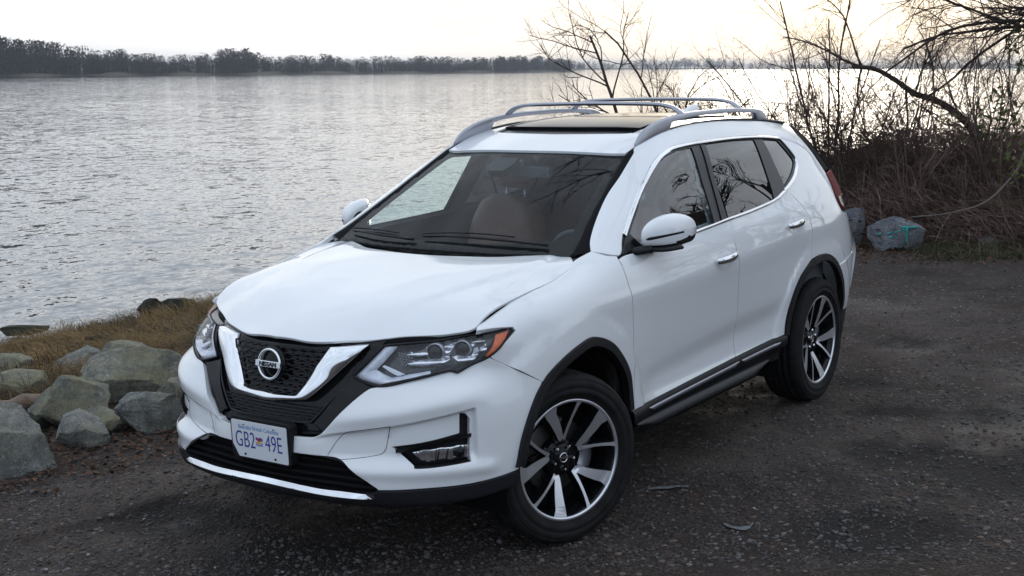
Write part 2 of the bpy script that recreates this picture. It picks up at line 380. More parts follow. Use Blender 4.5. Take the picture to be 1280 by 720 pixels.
def smooth_loop(P, d, corner=38):
    """closed outline: spline through gentle turns, keep sharp corners"""
    P = np.asarray(P, float); n = len(P); C = []
    for i in range(n):
        a = P[i]-P[i-1]; b = P[(i+1) % n]-P[i]
        an = abs(math.degrees(atan2(a[0]*b[1]-a[1]*b[0], a@b)))
        if an > corner: C.append(i)
    if not C: C = [0]
    out = []
    for k, i in enumerate(C):
        j = C[(k+1) % len(C)]; j = j if j > i else j+n
        seg = np.array([P[q % n] for q in range(i, j+1)])
        seg = resample(crom(seg, 10), d) if len(seg) > 2 else resample(seg, d)
        out += list(seg[:-1])
    return np.array(out)
def grow(P, d):
    q = smooth_loop(np.asarray(P, float), .02); return [tuple(p) for p in offset_in(q, -d)]
def inside(Q, P):
    x, y = Q[:, 0], Q[:, 1]; c = np.zeros(len(Q), bool); n = len(P)
    for i in range(n):
        x1, y1 = P[i]; x2, y2 = P[i-1]
        if y1 == y2: continue
        m = ((y1 > y) != (y2 > y)) & (x < (x2-x1)*(y-y1)/(y2-y1)+x1); c ^= m
    return c
def offset_in(P, d):
    n = len(P); A = .5*sum(P[i-1][0]*P[i][1]-P[i][0]*P[i-1][1] for i in range(n)); s = 1 if A > 0 else -1
    T = np.roll(P, -1, 0)-np.roll(P, 1, 0); T /= np.linalg.norm(T, axis=1)[:, None]+1e-12
    return P+s*d*np.stack([-T[:, 1], T[:, 0]], 1)
def panel(name, loop, lift, parent, material, hint, holes=(), sp=.03, bsp=.012, thick=.016, off=0., side=1, edge=.004, roundn=.55, corner=38, scale=(1, 1), raw=False, extra=()):
    """a body panel: outline in the 2-D space of a surface, triangulated, lifted on to the surface, with analytic normals and a turned-in edge.
    hint: unit vector the outside roughly faces. side=-1 mirrors it to the other side of the car."""
    sc = np.array(scale, float)
    loops = [smooth_loop(np.asarray(l, float)*sc, bsp, corner) if not raw else np.asarray(l, float)*sc for l in [loop, *holes]]
    pts = [l for l in loops]; allp = np.concatenate(loops); lo, hi = allp.min(0), allp.max(0)
    gx = np.arange(lo[0], hi[0], sp); gy = np.arange(lo[1], hi[1], sp*.87)
    G = np.array([(x+(sp*.5 if j % 2 else 0), y) for j, y in enumerate(gy) for x in gx]).reshape(-1, 2)
    ins = []
    if edge:
        for k, l in enumerate(loops):
            r = offset_in(l, edge if k == 0 else -edge); ins.append(r)
    if len(extra): ins.append(np.asarray(extra, float)*sc)
    cand = np.concatenate([G]+ins) if ins else G
    ok = inside(cand, loops[0])
    for l in loops[1:]: ok &= ~inside(cand, l)
    ng = len(G); keep = ok.copy()
    # grid points too near the outline are dropped
    B = np.concatenate(loops)
    if keep[:ng].any():
        idx = np.where(keep[:ng])[0]
        for c in range(0, len(idx), 2000):
            q = G[idx[c:c+2000]]; dm = np.sqrt(((q[:, None]-B[None])**2).sum(-1)).min(1); keep[idx[c:c+2000]] &= dm > max(edge*1.8, sp*.3)
    cand = cand[keep]
    V2 = np.concatenate([*loops, cand]); E = []; s0 = 0
    for l in loops:
        n = len(l); E += [(s0+i, s0+(i+1) % n) for i in range(n)]; s0 += n
    r = delaunay_2d_cdt([Vector(map(float, v)) for v in V2], E, [], 0, 1e-7)
    P = np.array([v[:] for v in r[0]]); F = np.array([f[:] for f in r[2]])
    cen = P[F].mean(1); ok = inside(cen, loops[0])
    for l in loops[1:]: ok &= ~inside(cen, l)
    F = F[ok]; used = np.unique(F); re = -np.ones(len(P), int); re[used] = np.arange(len(used)); P = P[used]; F = re[F]
    Q = P/sc
    h = 2e-3
    X = lift(Q[:, 0], Q[:, 1]); dx = lift(Q[:, 0]+h, Q[:, 1])-lift(Q[:, 0]-h, Q[:, 1]); dy = lift(Q[:, 0], Q[:, 1]+h)-lift(Q[:, 0], Q[:, 1]-h)
    N = np.cross(dx, dy); N /= np.linalg.norm(N, axis=1)[:, None]+1e-12
    if callable(hint): hv = hint(X)
    else: hv = np.array(hint, float)[None]
    sg = np.sign((N*hv).sum(1)); N *= np.where(sg == 0, 1, sg)[:, None]
    X = X+N*off
    fn = np.cross(X[F[:, 1]]-X[F[:, 0]], X[F[:, 2]]-X[F[:, 0]]); fl = (fn*N[F].mean(1)).sum(1) < 0
    F[fl] = F[fl][:, ::-1]
    # boundary
    cnt = {}
    for f in F:
        for a, b in ((f[0], f[1]), (f[1], f[2]), (f[2], f[0])):
            cnt[(a, b)] = 1
    bd = [(a, b) for (a, b) in cnt if (b, a) not in cnt]
    NN = N.copy()
    if roundn:
        acc = np.zeros_like(X)
        for a, b in bd:
            t = X[b]-X[a]; o = np.cross(t, N[a]); o /= np.linalg.norm(o)+1e-12; acc[a] += o; acc[b] += o
        l = np.linalg.norm(acc, axis=1); m = l > 1e-6
        NN[m] += roundn*acc[m]/l[m][:, None]; NN /= np.linalg.norm(NN, axis=1)[:, None]
    verts = [X]; faces = F.tolist(); nl = [NN[i] for f in F for i in f]
    if thick:
        bi = {}; ex = []
        for a, b in bd:
            for q in (a, b):
                if q not in bi: bi[q] = len(X)+len(ex); ex.append(X[q]); ex.append(X[q]-N[q]*thick)
        verts.append(np.array(ex))
        for a, b in bd:
            faces.append([bi[b], bi[a], bi[a]+1, bi[b]+1]); t = X[b]-X[a]; o = np.cross(t, N[a]); o /= np.linalg.norm(o)+1e-12
            nl += [o]*4
    V = np.concatenate(verts); nl = np.array(nl)
    if side < 0:
        V = V*np.array([1, -1, 1]); nn = []; k = 0; ff = []
        for f in faces:
            m = len(f); ff.append(f[::-1]); nn.append(nl[k:k+m][::-1]); k += m
        faces = ff; nl = np.concatenate(nn)*np.array([1, -1, 1])
    me = bpy.data.meshes.new(name); me.from_pydata(V.tolist(), [], faces); me.materials.append(material)
    me.polygons.foreach_set('use_smooth', [True]*len(faces)); me.update()
    me.normals_split_custom_set(nl.tolist())
    o = bpy.data.objects.new(name, me); COL.objects.link(o); o.parent = parent
    return o
def Lside(off=0.):
    return lambda x, z: np.stack([x, Yside(x, z)+off, z], -1)
def Lnose(off=0., fn=None):
    return lambda f, z: Pnose(f, z, off+(fn(f, z) if fn else 0.))
def Ltop(Z, off=0.): return lambda x, y: np.stack([x, y, Z(x, y)+off], -1)
def symm(half):
    """outline of the left half, from the centre line round to the centre line -> whole outline"""
    h = [tuple(p) for p in half]; m = [(-p[0], p[1]) for p in h[::-1] if abs(p[0]) > 1e-6]
    return h+m
def symy(half):
    h = [tuple(p) for p in half]; m = [(p[0], -p[1]) for p in h[::-1] if abs(p[1]) > 1e-6]
    return h+m
def text_mesh(txt, size, mat_, name, parent, M, depth=.0015, sx=1.0, bold=0.):
    c = bpy.data.curves.new(name, 'FONT'); c.body = txt; c.size = size; c.extrude = depth; c.align_x = 'CENTER'; c.align_y = 'CENTER'; c.offset = bold
    t = bpy.data.objects.new(name, c); COL.objects.link(t); dg = bpy.context.evaluated_depsgraph_get()
    me = bpy.data.meshes.new_from_object(t.evaluated_get(dg)); bpy.data.objects.remove(t)
    me.transform(Matrix.Diagonal((sx, 1, 1, 1))); me.transform(M); me.materials.clear(); me.materials.append(mat_)
    o = bpy.data.objects.new(name, me); COL.objects.link(o); o.parent = parent; return o
# ---------------------------------------------------------------- the car
def build_car():
    car = empty('parked_suv'); car.matrix_world = Matrix([list(W[i])+[0] for i in range(3)]+[[0, 0, 0, 1]])
    tag(car, 'white compact SUV with silver roof rails parked on the dark gravel beside the water', 'car')
    up, lf, fw = (0, 0, 1), (0, 1, 0), (1, 0, 0)
    radial = lambda X: np.stack([X[:, 0], X[:, 1], 0*X[:, 0]], -1)
    P = car
    # ---- bumper skin ------------------------------------------------------
    crz = pchip([.26, .3016, .565, .9212, 1.0], [.580, .5927, .642, .6972, .706])
    lip = pchip([.26, .3458, .43, .60, .93, 1.0], [.490, .497, .502, .508, .500, .495])
    def dent(f, z):
        a = np.abs(f); zc = crz(a); zl = lip(a)
        m = sstep(zc+.001, zc-.012, z)*sstep(zl-.022, zl+.028, z)*sstep(.966, .950, a)*sstep(.26, .42, a)
        lipout = .012*np.exp(-((z-(zl-.035))/.028)**2)*sstep(.30, .5, a)*sstep(1.10, .98, a)
        top = .018*np.exp(-((z-(zc+.050))/.042)**2)*sstep(.25, .5, a)*sstep(1.12, .85, a)
        brow = -.010*sstep(.76, .82, z)*sstep(.50, .62, a)*sstep(1.10, .90, a)
        return -.022*m+lipout+top+brow
    bump_half = [(0, .515), (.19, .5166), (.338, .516), (.4055, .5086), (0.4653, 0.4753), (0.5653, 0.4126), (0.5770, 0.4077), (0.7423, 0.4105), (0.9321, 0.4068), (1.1475, 0.4109),
        (1.175, 0.4280), (1.222, 0.5576), (1.285, 0.6647), (1.322, 0.7390), (1.0803, 0.8613), (1.0567, 0.8742), (0.9756, 0.8506), (0.9075, 0.8278), (0.8674, 0.8368), (0.7192, 0.8126), (0.5724, 0.7885),
        (0.5200, 0.7727), (0.4243, 0.7018), (.321, .6036), (.2777, .5859), (.1905, .5804), (0, .579)]
    fog = [(0.6255, 0.5680), (0.7039, 0.5040), (0.7274, 0.4891), (0.9331, 0.4933), (0.9398, 0.6566), (0.9228, 0.6790), (0.8972, 0.6834), (0.8936, 0.6058), (0.8827, 0.6028), (0.7596, 0.5835)]
    fogr = [(-a, b) for a, b in fog[::-1]]
    # the fog housing opening hugs the dark L-shaped surround
    ex = []
    for f_ in np.arange(.26, .985, .008):
        for d_ in (.006, .001, -.0045, -.010, -.016): ex.append((f_, float(crz(f_))+d_))
    for z_ in np.arange(.50, .70, .008):
        for f_ in (.946, .951, .956, .961, .966): ex.append((f_, z_))
    ex += [(-a, b) for a, b in ex]
    bumper = panel('front_bumper', symm(bump_half), Lnose(0, dent), P, PAINT, radial, holes=[fog, fogr], sp=.012, bsp=.009, thick=.03, edge=.003, extra=ex)
    for s in (1, -1):
        tow = [(.3458, .52), (.3912, .5797), (0.4349, 0.6152), (0.4813, 0.6278), (0.6222, 0.6518), (0.6019, 0.5597), (0.5791, 0.5375), (0.4999, 0.5189), (.40, .508)]
        b = MB(); q = crom(tow[:4], 8); q = np.vstack([q, crom([(0.4813, 0.6278), (0.5508, 0.6398), (0.6222, 0.6518)], 6)[1:], [(0.6222, 0.6518), (0.6118, 0.6010), (0.6019, 0.5597)], crom([(0.6019, 0.5597), (0.5791, 0.5375), (0.4999, 0.5209), (.405, .507)], 6)[1:]])
        b.tube(Pnose(s*q[:, 0], q[:, 1], dent(q[:, 0], q[:, 1])-.0008), .0016, 6)
        b.build('tow_cover_seam', DARK, bumper)
        # fog surround: dark L-shaped pocket with a lamp at the bottom
        fs = [(s*a, b_) for a, b_ in fog]
        panel('fog_surround', fs, Lnose(-.045), bumper, BLACKP, radial, sp=.03, thick=0, edge=0)
        rim = MB(); q = np.array(smooth_loop(np.array(fog), .012)); q = np.vstack([q, q[:1]])
        V = np.stack([Pnose(s*q[:, 0], q[:, 1], dent(q[:, 0], q[:, 1])-.002), Pnose(s*q[:, 0], q[:, 1], -.046)], 1)
        rim.grid(V); 
        shelf = np.array([(.64, .564), (.76, .5785), (.885, .597), (.940, .604)])
        V = np.stack([Pnose(s*shelf[:, 0], shelf[:, 1], -.004), Pnose(s*shelf[:, 0], shelf[:, 1]-.018, -.012), Pnose(s*shelf[:, 0], shelf[:, 1]-.024, -.045)], 1); rim.grid(V)
        rim.build('surround_rim', BLACKP, bumper)
        fl = [(0.7043, 0.5444), (0.7415, 0.5063), (0.9315, 0.5038), (0.9321, 0.5529), (0.7967, 0.5510)]
        fo = panel('fog_lamp', [(s*a, b_) for a, b_ in fl], Lnose(-.022), bumper, LENS, radial, sp=.02, thick=.004, edge=0)
        panel('reflector', [(s*a, b_) for a, b_ in fl], Lnose(-.034, lambda f, z: .006*np.sin(np.abs(f)*90)), fo, CHROME, radial, sp=.008, thick=0, edge=0)
        b = MB(); c = Pnose(s*.885, .527, -.030)
        b.lathe([(.0, .006), (.012, .004), (.018, 0), (.020, -.01)], 20, axis='x'); b.v = [v+c for v in b.v]
        b.build('bulb', GLOSSB, fo)
        for a in (.80, .835, .905):
            b = MB(); b.tube(Pnose(s*np.array([a, a+.012]), np.array([.506, .549]), -.026), .003, 6); b.build('divider', GLOSSB, fo)
    # ---- grille -------------------------------------------------------------
    gr_half = [(0, .583), (.1905, .5845), (.2777, .590), (.321, .6078), (0.4243, 0.7058), (0.5199, 0.7764), (0.5636, 0.7883), (0.4504, 0.8166), (0.6023, 0.9453), (0.6023, 0.9507), (0.5155, 0.9479), (.327, .9365), (.1752, .9335), (0, .935)]
    grille = panel('grille', symm(gr_half), Lnose(-.030), P, GLOSSB, radial, sp=.025, thick=.02, edge=0, corner=30)
    Vin = np.array([(.3331, .9252), (.2677, .8561), (.1675, .7387), (0, .735)]); Vout = np.array([(.5201, .9355), (.4443, .8742), (.2375, .722), (0, .6995)])
    def path(pts, n): 
        return np.vstack([resample(np.array(pts[i:i+2]), .001)[np.linspace(0, len(resample(np.array(pts[i:i+2]), .001))-1, n, endpoint=False).astype(int)] for i in range(len(pts)-1)]+[[pts[-1]]])
    def roundc(A, k): return np.stack([blur(A[:, 0], k, 0), blur(A[:, 1], k, 0)], 1)
    Ai = np.vstack([path([Vin[0], Vin[2]], 30)[:-1], path([Vin[2], Vin[3]], 22)]); Ao = np.vstack([path([Vout[0], Vout[2]], 30)[:-1], path([Vout[2], Vout[3]], 22)])
    full = lambda A: np.vstack([A, (A*[-1, 1])[::-1][1:]])
    Ai, Ao = roundc(full(Ai), 1), roundc(full(Ao), 2)
    rows = []
    for t, o in ((0, -.028), (.0, .002), (.03, .006), (.20, .015), (.24, .0175), (.55, .0185), (.80, .015), (.95, .0105), (1, .006), (1, -.028)):
        A = Ai*(1-t)+Ao*t; rows.append(Pnose(A[:, 0], A[:, 1], o))
    b = MB(); G = np.stack(rows, 1); b.grid(G)
    for e in (0, -1): b.add(G[e], [tuple(range(G.shape[1]))])
    b.build('chrome_frame', CHROME, grille, bevel=.0012)
    # wavy bars inside the chrome V
    Vpoly = full(np.vstack([path(Vin, 10)]))
    Vpoly = np.vstack([Vpoly]); b = MB()
    def bars(poly, z0, z1, dz, amp, wl, r, off):
        k = 0; z = z0
        while z < z1:
            f = np.linspace(-.5, .5, 260); zz = z+amp*np.abs(((f/wl+(.5 if k % 2 else 0)) % 1)-.5)*4-amp; m = inside(np.stack([f, zz], 1), poly)
            i = 0
            while i < len(f):
                if m[i]:
                    j = i
                    while j+1 < len(f) and m[j+1]: j += 1
                    if j-i > 4:
                        b.tube(Pnose(f[i:j+1], zz[i:j+1], off), r, 6)
                    i = j+1
                else: i += 1
            z += dz; k += 1
    bars(Vpoly, .742, .922, .0205, .0042, .060, .0042, -.012)
    low = np.array(symm([(0, .640), (.2283, .640), (.2609, .650), (.33, .712), (.22, .712), (.17, .698), (0, .693)]))
    bars(low, .644, .70, .0125, .001, .06, .0028, -.016)
    b.build('grille_mesh', BLACKP, grille, fix=False)
    fr = full(np.array(crom([(.4517, .8186), (.3573, .7308), (.2609, .6434), (.2283, .6328), (.1414, .6295), (0, .630)], 8))); b = MB()
    b.tube(Pnose(fr[:, 0], fr[:, 1], -.018), .0045, 8); b.build('grille_edge_bead', SATINB, grille)
    # gloss wings under the lamps stand proud of the grille base
    # gloss wing panels between the chrome frame and the lamps
    for s in (1, -1):
        wing = [(0.5410, 0.9370), (0.5945, 0.9338), (0.4522, 0.8147), (0.5616, 0.7873), (0.5199, 0.7745), (0.4243, 0.7038), (.321, .6056), (.272, .6330), (.345, .708)]
        wg = [(s*a, z) for a, z in wing]
        panel('grille_wing', wg, Lnose(-.012), grille, GLOSSB, radial, sp=.02, thick=.012, edge=.003)
    # emblem
    e = empty('x'); bpy.data.objects.remove(e)
    Xc = np.array([.852, 0, .842])
    tilt = Matrix.Translation(Vector(Xc))@Matrix.Rotation(radians(-7), 4, 'Y')
    b = MB(); b.lathe([(0, 0), (.068, 0), (.071, -.004), (.071, -.04)], 48, axis='x'); b.v = [v@np.array(tilt.to_3x3()).T+Xc-[.012, 0, 0] for v in b.v]
    em = b.build('emblem', GLOSSB, grille)
    b = MB(); pr = [(.0585+.0055*cos(t), .006+.006*sin(t)) for t in np.linspace(0, 2*pi, 13)]
    b.lathe(pr, 64, axis='x'); b.box((.008, 0, 0), (.016, .138, .026)); b.v = [v@np.array(tilt.to_3x3()).T+Xc-[.010, 0, 0] for v in b.v]
    b.build('emblem_ring', CHROME, em, bevel=.002)
    TM = tilt@Matrix.Translation((.0065, 0, 0))@Matrix(((0, 0, 1, 0), (1, 0, 0, 0), (0, 1, 0, 0), (0, 0, 0, 1)))
    text_mesh('NISSAN', .0265, GLOSSB, 'emblem_lettering', em, TM, .0012, 1.05, .0006)
    # ---- licence plate ------------------------------------------------------
    pc = Vector((.926, 0, .5415)); TP = Matrix.Translation(pc)@Matrix.Rotation(radians(2), 4, 'Y')@Matrix(((0, 0, 1, 0), (1, 0, 0, 0), (0, 1, 0, 0), (0, 0, 0, 1)))
    def flat(poly, z0, z1):
        b = MB(); n = len(poly); V = [(x, y, z0) for x, y in poly]+[(x, y, z1) for x, y in poly]
        b.add(V, [tuple(range(n))[::-1], tuple(range(n, 2*n))]+[(i, (i+1) % n, n+(i+1) % n, n+i) for i in range(n)], 0, False)
        b.v = [np.array([TP@Vector(v) for v in b.v[0]])]; return b
    hold = flat([(-.165, -.07), (-.15, -.086), (.15, -.086), (.165, -.07), (.165, .075), (.15, .090), (-.15, .090), (-.165, .075)], -.05, -.004).build('plate_holder', BLACKP, P, bevel=.003)
    lp = flat([(-.1525, -.024), (-.120, -.076), (.148, -.076), (.1525, -.071), (.1525, .071), (.148, .076), (-.148, .076), (-.1525, .071)], -.002, .0015).build('licence_plate', PLATEM, P, bevel=.001)
    for t, x in (('GB2', -.0790), ('49E', .0790)):
        text_mesh(t, .096, PLATEB, 'plate_lettering', lp, TP@Matrix.Translation((x, -.004, .0018)), .0006, .66, -.0008)
    text_mesh('Beautiful British Columbia', .0235, PLATEL, 'plate_motto', lp, TP@Matrix.Translation((-.002, .050, .0018)), .0004, .90)
    fm = [mat('flag_red', (.45, .02, .03), .4, noise=(60, .3, (.5, .03, .03))), mat('flag_white', (.75, .75, .75), .4, noise=(60, .3, (.7, .7, .7))), mat('flag_blue', (.02, .08, .45), .4, noise=(60, .3, (.03, .1, .5))), mat('flag_gold', (.75, .42, .03), .4, noise=(60, .3, (.8, .5, .05)))]
    b = MB()
    def fq(x0, x1, y0, y1, mi, z=.0022):
        xs = np.linspace(x0, x1, 7); wv = lambda x: .0022*sin(x*330)
        V = [TP@Vector((x, y+wv(x), z)) for x in xs for y in (y0, y1)]; b.add(V, [(2*i, 2*i+1, 2*i+3, 2*i+2) for i in range(6)], mi, False)
    fq(-.019, .019, -.020, .016, 1, .0019); fq(-.019, .019, .003, .016, 2, .0022); fq(-.019, .019, .007, .0095, 0, .0025); fq(-.006, .006, .0005, .0155, 0, .0027)
    for y in (-.018, -.010): fq(-.019, .019, y, y+.0045, 2, .0022)
    fq(-.010, .010, -.0095, .001, 3, .0028)
    b.build('plate_flag', fm, lp)
    for x, y in ((-.083, .062), (.083, .062), (-.083, -.062), (.083, -.062)):
        q = MB(); q.lathe([(0, .004), (.0042, .0035), (.005, 0)], 12, axis='z'); q.v = [np.array([TP@Vector(v+[x, y, .001]) for v in q.v[0]])]; q.build('plate_screw', SILVER if y > 0 else DARK, lp)
    # ---- lower intake, skid strip, valance -------------------------------------
    li_half = [(0, .512), (.19, .5136), (.338, .513), (.4035, .5060), (.4633, .4723), (.5633, .4096), (.577, .398), (.53, .385), (.3126, .392), (0, .400)]
    intake = panel('lower_intake', symm(li_half), Lnose(-.05), P, DARK, radial, sp=.03, thick=0, edge=0)
    b = MB(); poly = np.array(symm(li_half))
    for z, o in ((.492, -.030), (.465, -.024), (.437, -.018), (.412, -.010)):
        f = np.linspace(-.62, .62, 160); f = f[inside(np.stack([f, f*0+z], 1), poly)]
        G = np.stack([Pnose(f, f*0+z+.004, o-.012), Pnose(f, f*0+z+.003, o), Pnose(f, f*0+z-.006, o+.002), Pnose(f, f*0+z-.012, o-.012)], 1); b.grid(G)
    b.build('intake_slats', DARK, intake)
    q = np.array(li_half); q = np.vstack([q, (q*[-1, 1])[::-1][1:]]); b = MB()
    V = np.stack([Pnose(q[:, 0], q[:, 1], -.002), Pnose(q[:, 0], q[:, 1], -.05)], 1); b.grid(V); b.build('intake_rim', BLACKP, intake)
    st = [(0, .396), (.15, .3925), (.3126, .3865), (.42, .388), (.5158, .3876), (.545, .3700), (.4864, .3655), (.3112, .3645), (.15, .3700), (0, .3735)]
    panel('skid_strip', symm(st), Lnose(0, lambda f, z: -.0+(.3965-z)*.50*sstep(.60, .50, np.abs(f))+.010*sstep(.50, .60, np.abs(f))), P, CHROME, radial, sp=.012, bsp=.01, thick=.02, edge=.003, roundn=.9, corner=25)
    va = [(0, .3945), (.3126, .3855), (.52, .3880), (.57, .402), (.6, .4035), (.7423, .4065), (.9321, .4028), (1.1475, .4069), (1.165, .385), (1.18, .355), (.9, .338), (.6314, .330), (.55, .300), (.3, .285), (0, .280)]
    def vfn(f, z):
        a = np.abs(f); return .006*sstep(.57, .62, a)-.13*sstep(.355, .27, z)**1.5
    va_p = panel('front_valance', symm(va), Lnose(.0, vfn), P, SATINB, radial, sp=.022, thick=.03, edge=.003, corner=30)
    # ---- head lamps -----------------------------------------------------------
    lamp = [(0.5903, 0.9325), (0.6698, 0.9386), (0.8922, 0.9487), (1.1229, 0.9651), (1.1807, 0.9744), (1.1972, 0.9612), (1.1501, 0.9342), (1.0563, 0.8776), (0.9754, 0.8539), (0.9074, 0.8310), (0.8673, 0.8402), (0.7192, 0.8161), (0.5723, 0.7918), (0.4503, 0.8180)]
    for s in (1, -1):
        mr = lambda L: [(s*a, z) for a, z in L]
        shape = lambda f, z: -.004-.014*sstep(.5, .62, np.abs(f))*sstep(1.2, 1.0, np.abs(f))*sstep(.84, .80, z)
        hl = panel('headlight', mr(lamp), Lnose(0.001, shape), P, LENS, radial, sp=.03, bsp=.012, thick=0, edge=.004, corner=30)
        bowl = lambda f, z: -.055+.02*sstep(.8, 1.2, np.abs(f))
        panel('lamp_bowl', mr(lamp), Lnose(0, bowl), hl, LAMPB, radial, sp=.03, thick=0, edge=0, corner=30)
        b = MB(); q = smooth_loop(np.array(lamp), .012, 30); q = np.vstack([q, q[:1]])
        dep = bowl(q[:, 0], q[:, 1]); V = np.stack([Pnose(s*q[:, 0], q[:, 1], -.002), Pnose(s*q[:, 0], q[:, 1], dep)], 1); b.grid(V)
        b.build('lamp_wall', LAMPB, hl)
        b = MB(); b.tube(Pnose(s*q[:, 0], q[:, 1], -.002), .0045, 6, cap=False); b.build('lamp_seal', BLACKP, hl)
        # boomerang light guide
        o1 = np.vstack([resample(np.array([(0.6024, 0.9295), (0.4623, 0.8167)]), .01), resample(np.array([(0.5727, 0.7948), (0.6998, 0.8168), (0.7958, 0.8331)]), .01)[0:]])
        i1p = np.vstack([resample(np.array([(0.6600, 0.9293), (0.5573, 0.8421)]), .01), resample(np.array([(0.6261, 0.8171), (0.7192, 0.8303), (0.7957, 0.8393)]), .01)])
        n1 = 40; o1, i1 = [np.stack([np.interp(np.linspace(0, 1, n1), np.linspace(0, 1, len(x)), x[:, k]) for k in (0, 1)], 1) for x in (o1, i1p)]
        G = np.stack([Pnose(s*(o1[:, 0]*(1-t)+i1[:, 0]*t), o1[:, 1]*(1-t)+i1[:, 1]*t, o) for t, o in ((0, -.018), (.0, -.010), (.45, -.007), (.55, -.010), (1, -.016), (1, -.035))], 1)
        b = MB(); b.grid(G); b.build('light_guide', DRLM, hl)
        panel('accent_bar', mr([(0.5869, 0.8581), (0.6032, 0.8619), (0.6868, 0.8335), (0.6524, 0.8277)]), Lnose(-.016), hl, DRLM, radial, sp=.03, thick=.012, edge=.002)
        panel('turn_signal', mr([(1.1804, 0.9623), (1.1105, 0.9534), (1.0477, 0.8779), (1.0657, 0.8763), (1.1291, 0.9154)]), Lnose(-.007), hl, AMBER, radial, sp=.02, thick=.02, edge=.003)
        # projectors
        for f0, z0, rr in ((0.8288, 0.9028, .034), (0.9578, 0.9068, .032)):
            c = Pnose(s*f0, z0, -.040); b = MB(); b.lathe([(0, .022), (.008, .0215), (.016, .019), (.023, .013), (rr*.82, .004), (rr*.85, -.01)], 28, axis='x')
            R = np.array(Matrix.Rotation(s*f0*.45, 3, 'Z')); b.v = [v@R.T+c for v in b.v]; pj = b.build('projector_lens', GLOSSB, hl)
            b = MB(); b.lathe([(rr*.86, -.005), (rr*.9, .006), (rr*1.0, .009), (rr*1.1, .003), (rr*1.15, -.012)], 28, axis='x'); b.v = [v@R.T+c for v in b.v]; b.build('projector_ring', SILVER, hl)
        # chrome reflectors beneath and beside the projectors
        refl = [[(0.6997, 0.8682), (0.7614, 0.8793), (0.8035, 0.8814), (0.8577, 0.8821), (0.8925, 0.8940), (0.8885, 0.8757), (0.8232, 0.8588), (0.7573, 0.8529)],
                [(0.9026, 0.8817), (0.9366, 0.8850), (0.9858, 0.8801), (1.0281, 0.9013), (1.0678, 0.9215), (1.0552, 0.9020), (0.9866, 0.8658), (0.9375, 0.8617)],
                [(0.7377, 0.8880), (0.7937, 0.8997), (0.7935, 0.9157), (0.8218, 0.9373), (0.7750, 0.9142), (0.6996, 0.9003)], [(0.8733, 0.8954), (0.9169, 0.9141), (0.9327, 0.9327), (0.8877, 0.9245), (0.8681, 0.9154)],
                [(1.0048, 0.9128), (1.0333, 0.9258), (1.0598, 0.9347), (1.0150, 0.9332), (0.9956, 0.9225)]]
        for r_ in refl: panel('reflector', mr(r_), Lnose(-.030, lambda f, z: .010*np.sin(z*190)), hl, REFLECT, radial, sp=.008, bsp=.006, thick=.02, edge=.002, corner=60)
        b = MB()
        for k in range(5):
            for j in range(5):
                f_, z_ = .665+.013*j+.004*k, .905-.010*k-.002*j
                if inside(np.array([[f_, z_]]), np.array([(0.6417, 0.9154), (0.7375, 0.9280), (0.7380, 0.8672), (0.6608, 0.8546), (0.6018, 0.8683)]))[0]:
                    c = Pnose(s*f_, z_, -.026); b.box(c, (.006, .007, .006))
        b.build('marker_facets', SILVER, hl, bevel=.001)
    # black gap strip over the lamps and grille, under the bonnet edge
    strip = [(0, 0.9310), (0.1752, 0.9300), (0.327, 0.9320), (0.5155, 0.9410), (0.6024, 0.9345), (0.7472, 0.9429), (0.8893, 0.9484), (1.1229, 0.9523), (1.1808, 0.9739), (1.1982, 0.9650), (1.2041, 0.9766), (1.1874, 0.9804), (1.0172, 0.9664), (0.7467, 0.9602), (0.5154, 0.9468), (0.327, 0.9435), (0.1752, 0.9415), (0, 0.9450)]
    panel('bonnet_gap_seal', symm(strip), Lnose(-.034), P, DARK, radial, sp=.03, thick=.02, edge=0, corner=50)
    # ---- bonnet ---------------------------------------------------------------
    hood_half = [(.808, 0), (.80, .08), (.789, .165), (.757, .252), (.692, .386), (.60, .522), (.520, .634), (.452, .717), (.392, .732), (.2195, .747), (.08, .754), (-.064, .757), (-.16, .755), (-.226, .752), (-.275, .738), (-.308, .712), (-.340, .684), (-.358, .650), (-.335, .59), (-.265, .48), (-.195, .368), (-.155, .22), (-.138, .12), (-.133, 0)]
    hood_loop = [(p[0], p[1]) for p in hood_half]
    bonnet = panel('bonnet', symy(hood_half), Ltop(Zhood), P, PAINT, up, sp=.025, bsp=.012, thick=.010, edge=.005, roundn=.8, corner=50)
    # cowl below the windscreen
    cw = [(-.125, 0), (-.20, .37), (-.27, .49), (-.345, .61), (-.37, .68), (-.40, .725), (-.44, .70), (-.38, .50), (-.30, .30), (-.27, 0)]
    panel('cowl', symy(cw), lambda x, y: np.stack([x, y, Zshield(x, y)-.030], -1), P, BLACKP, up, sp=.05, thick=0, edge=0)
    # ---- windscreen -------------------------------------------------------------
    ws = [(-.225, 0), (-.25, .30), (-.30, .52), (-.335, .66), (-.36, .682), (-.42, .672), (-.70, .617), (-.90, .577), (-1.10, .545), (-1.075, .45), (-1.036, .25), (-1.02, 0)]
    shield = panel('windscreen', symy(ws), Ltop(Zshield), P, SHIELD, up, sp=.03, bsp=.02, thick=0, edge=0)
    wi = [(-.295, 0), (-.325, .30), (-.395, .50), (-.43, .575), (-.475, .605), (-.55, .590), (-.70, .560), (-.90, .522), (-1.02, .500), (-1.035, .475), (-1.005, .30), (-.985, 0)]
    panel('windscreen_border', symy(ws), Ltop(Zshield, -.010), shield, DARK, up, holes=[symy(wi)], sp=.03, bsp=.02, thick=0, edge=0)
    cl = [(-.985, -.15), (-.91, -.155), (-.85, -.12), (-.85, -.03), (-.91, -.01), (-.985, -.02)]
    panel('sensor_cluster', cl, Ltop(Zshield, -.016), shield, BLACKP, up, sp=.05, thick=.035, edge=.004)
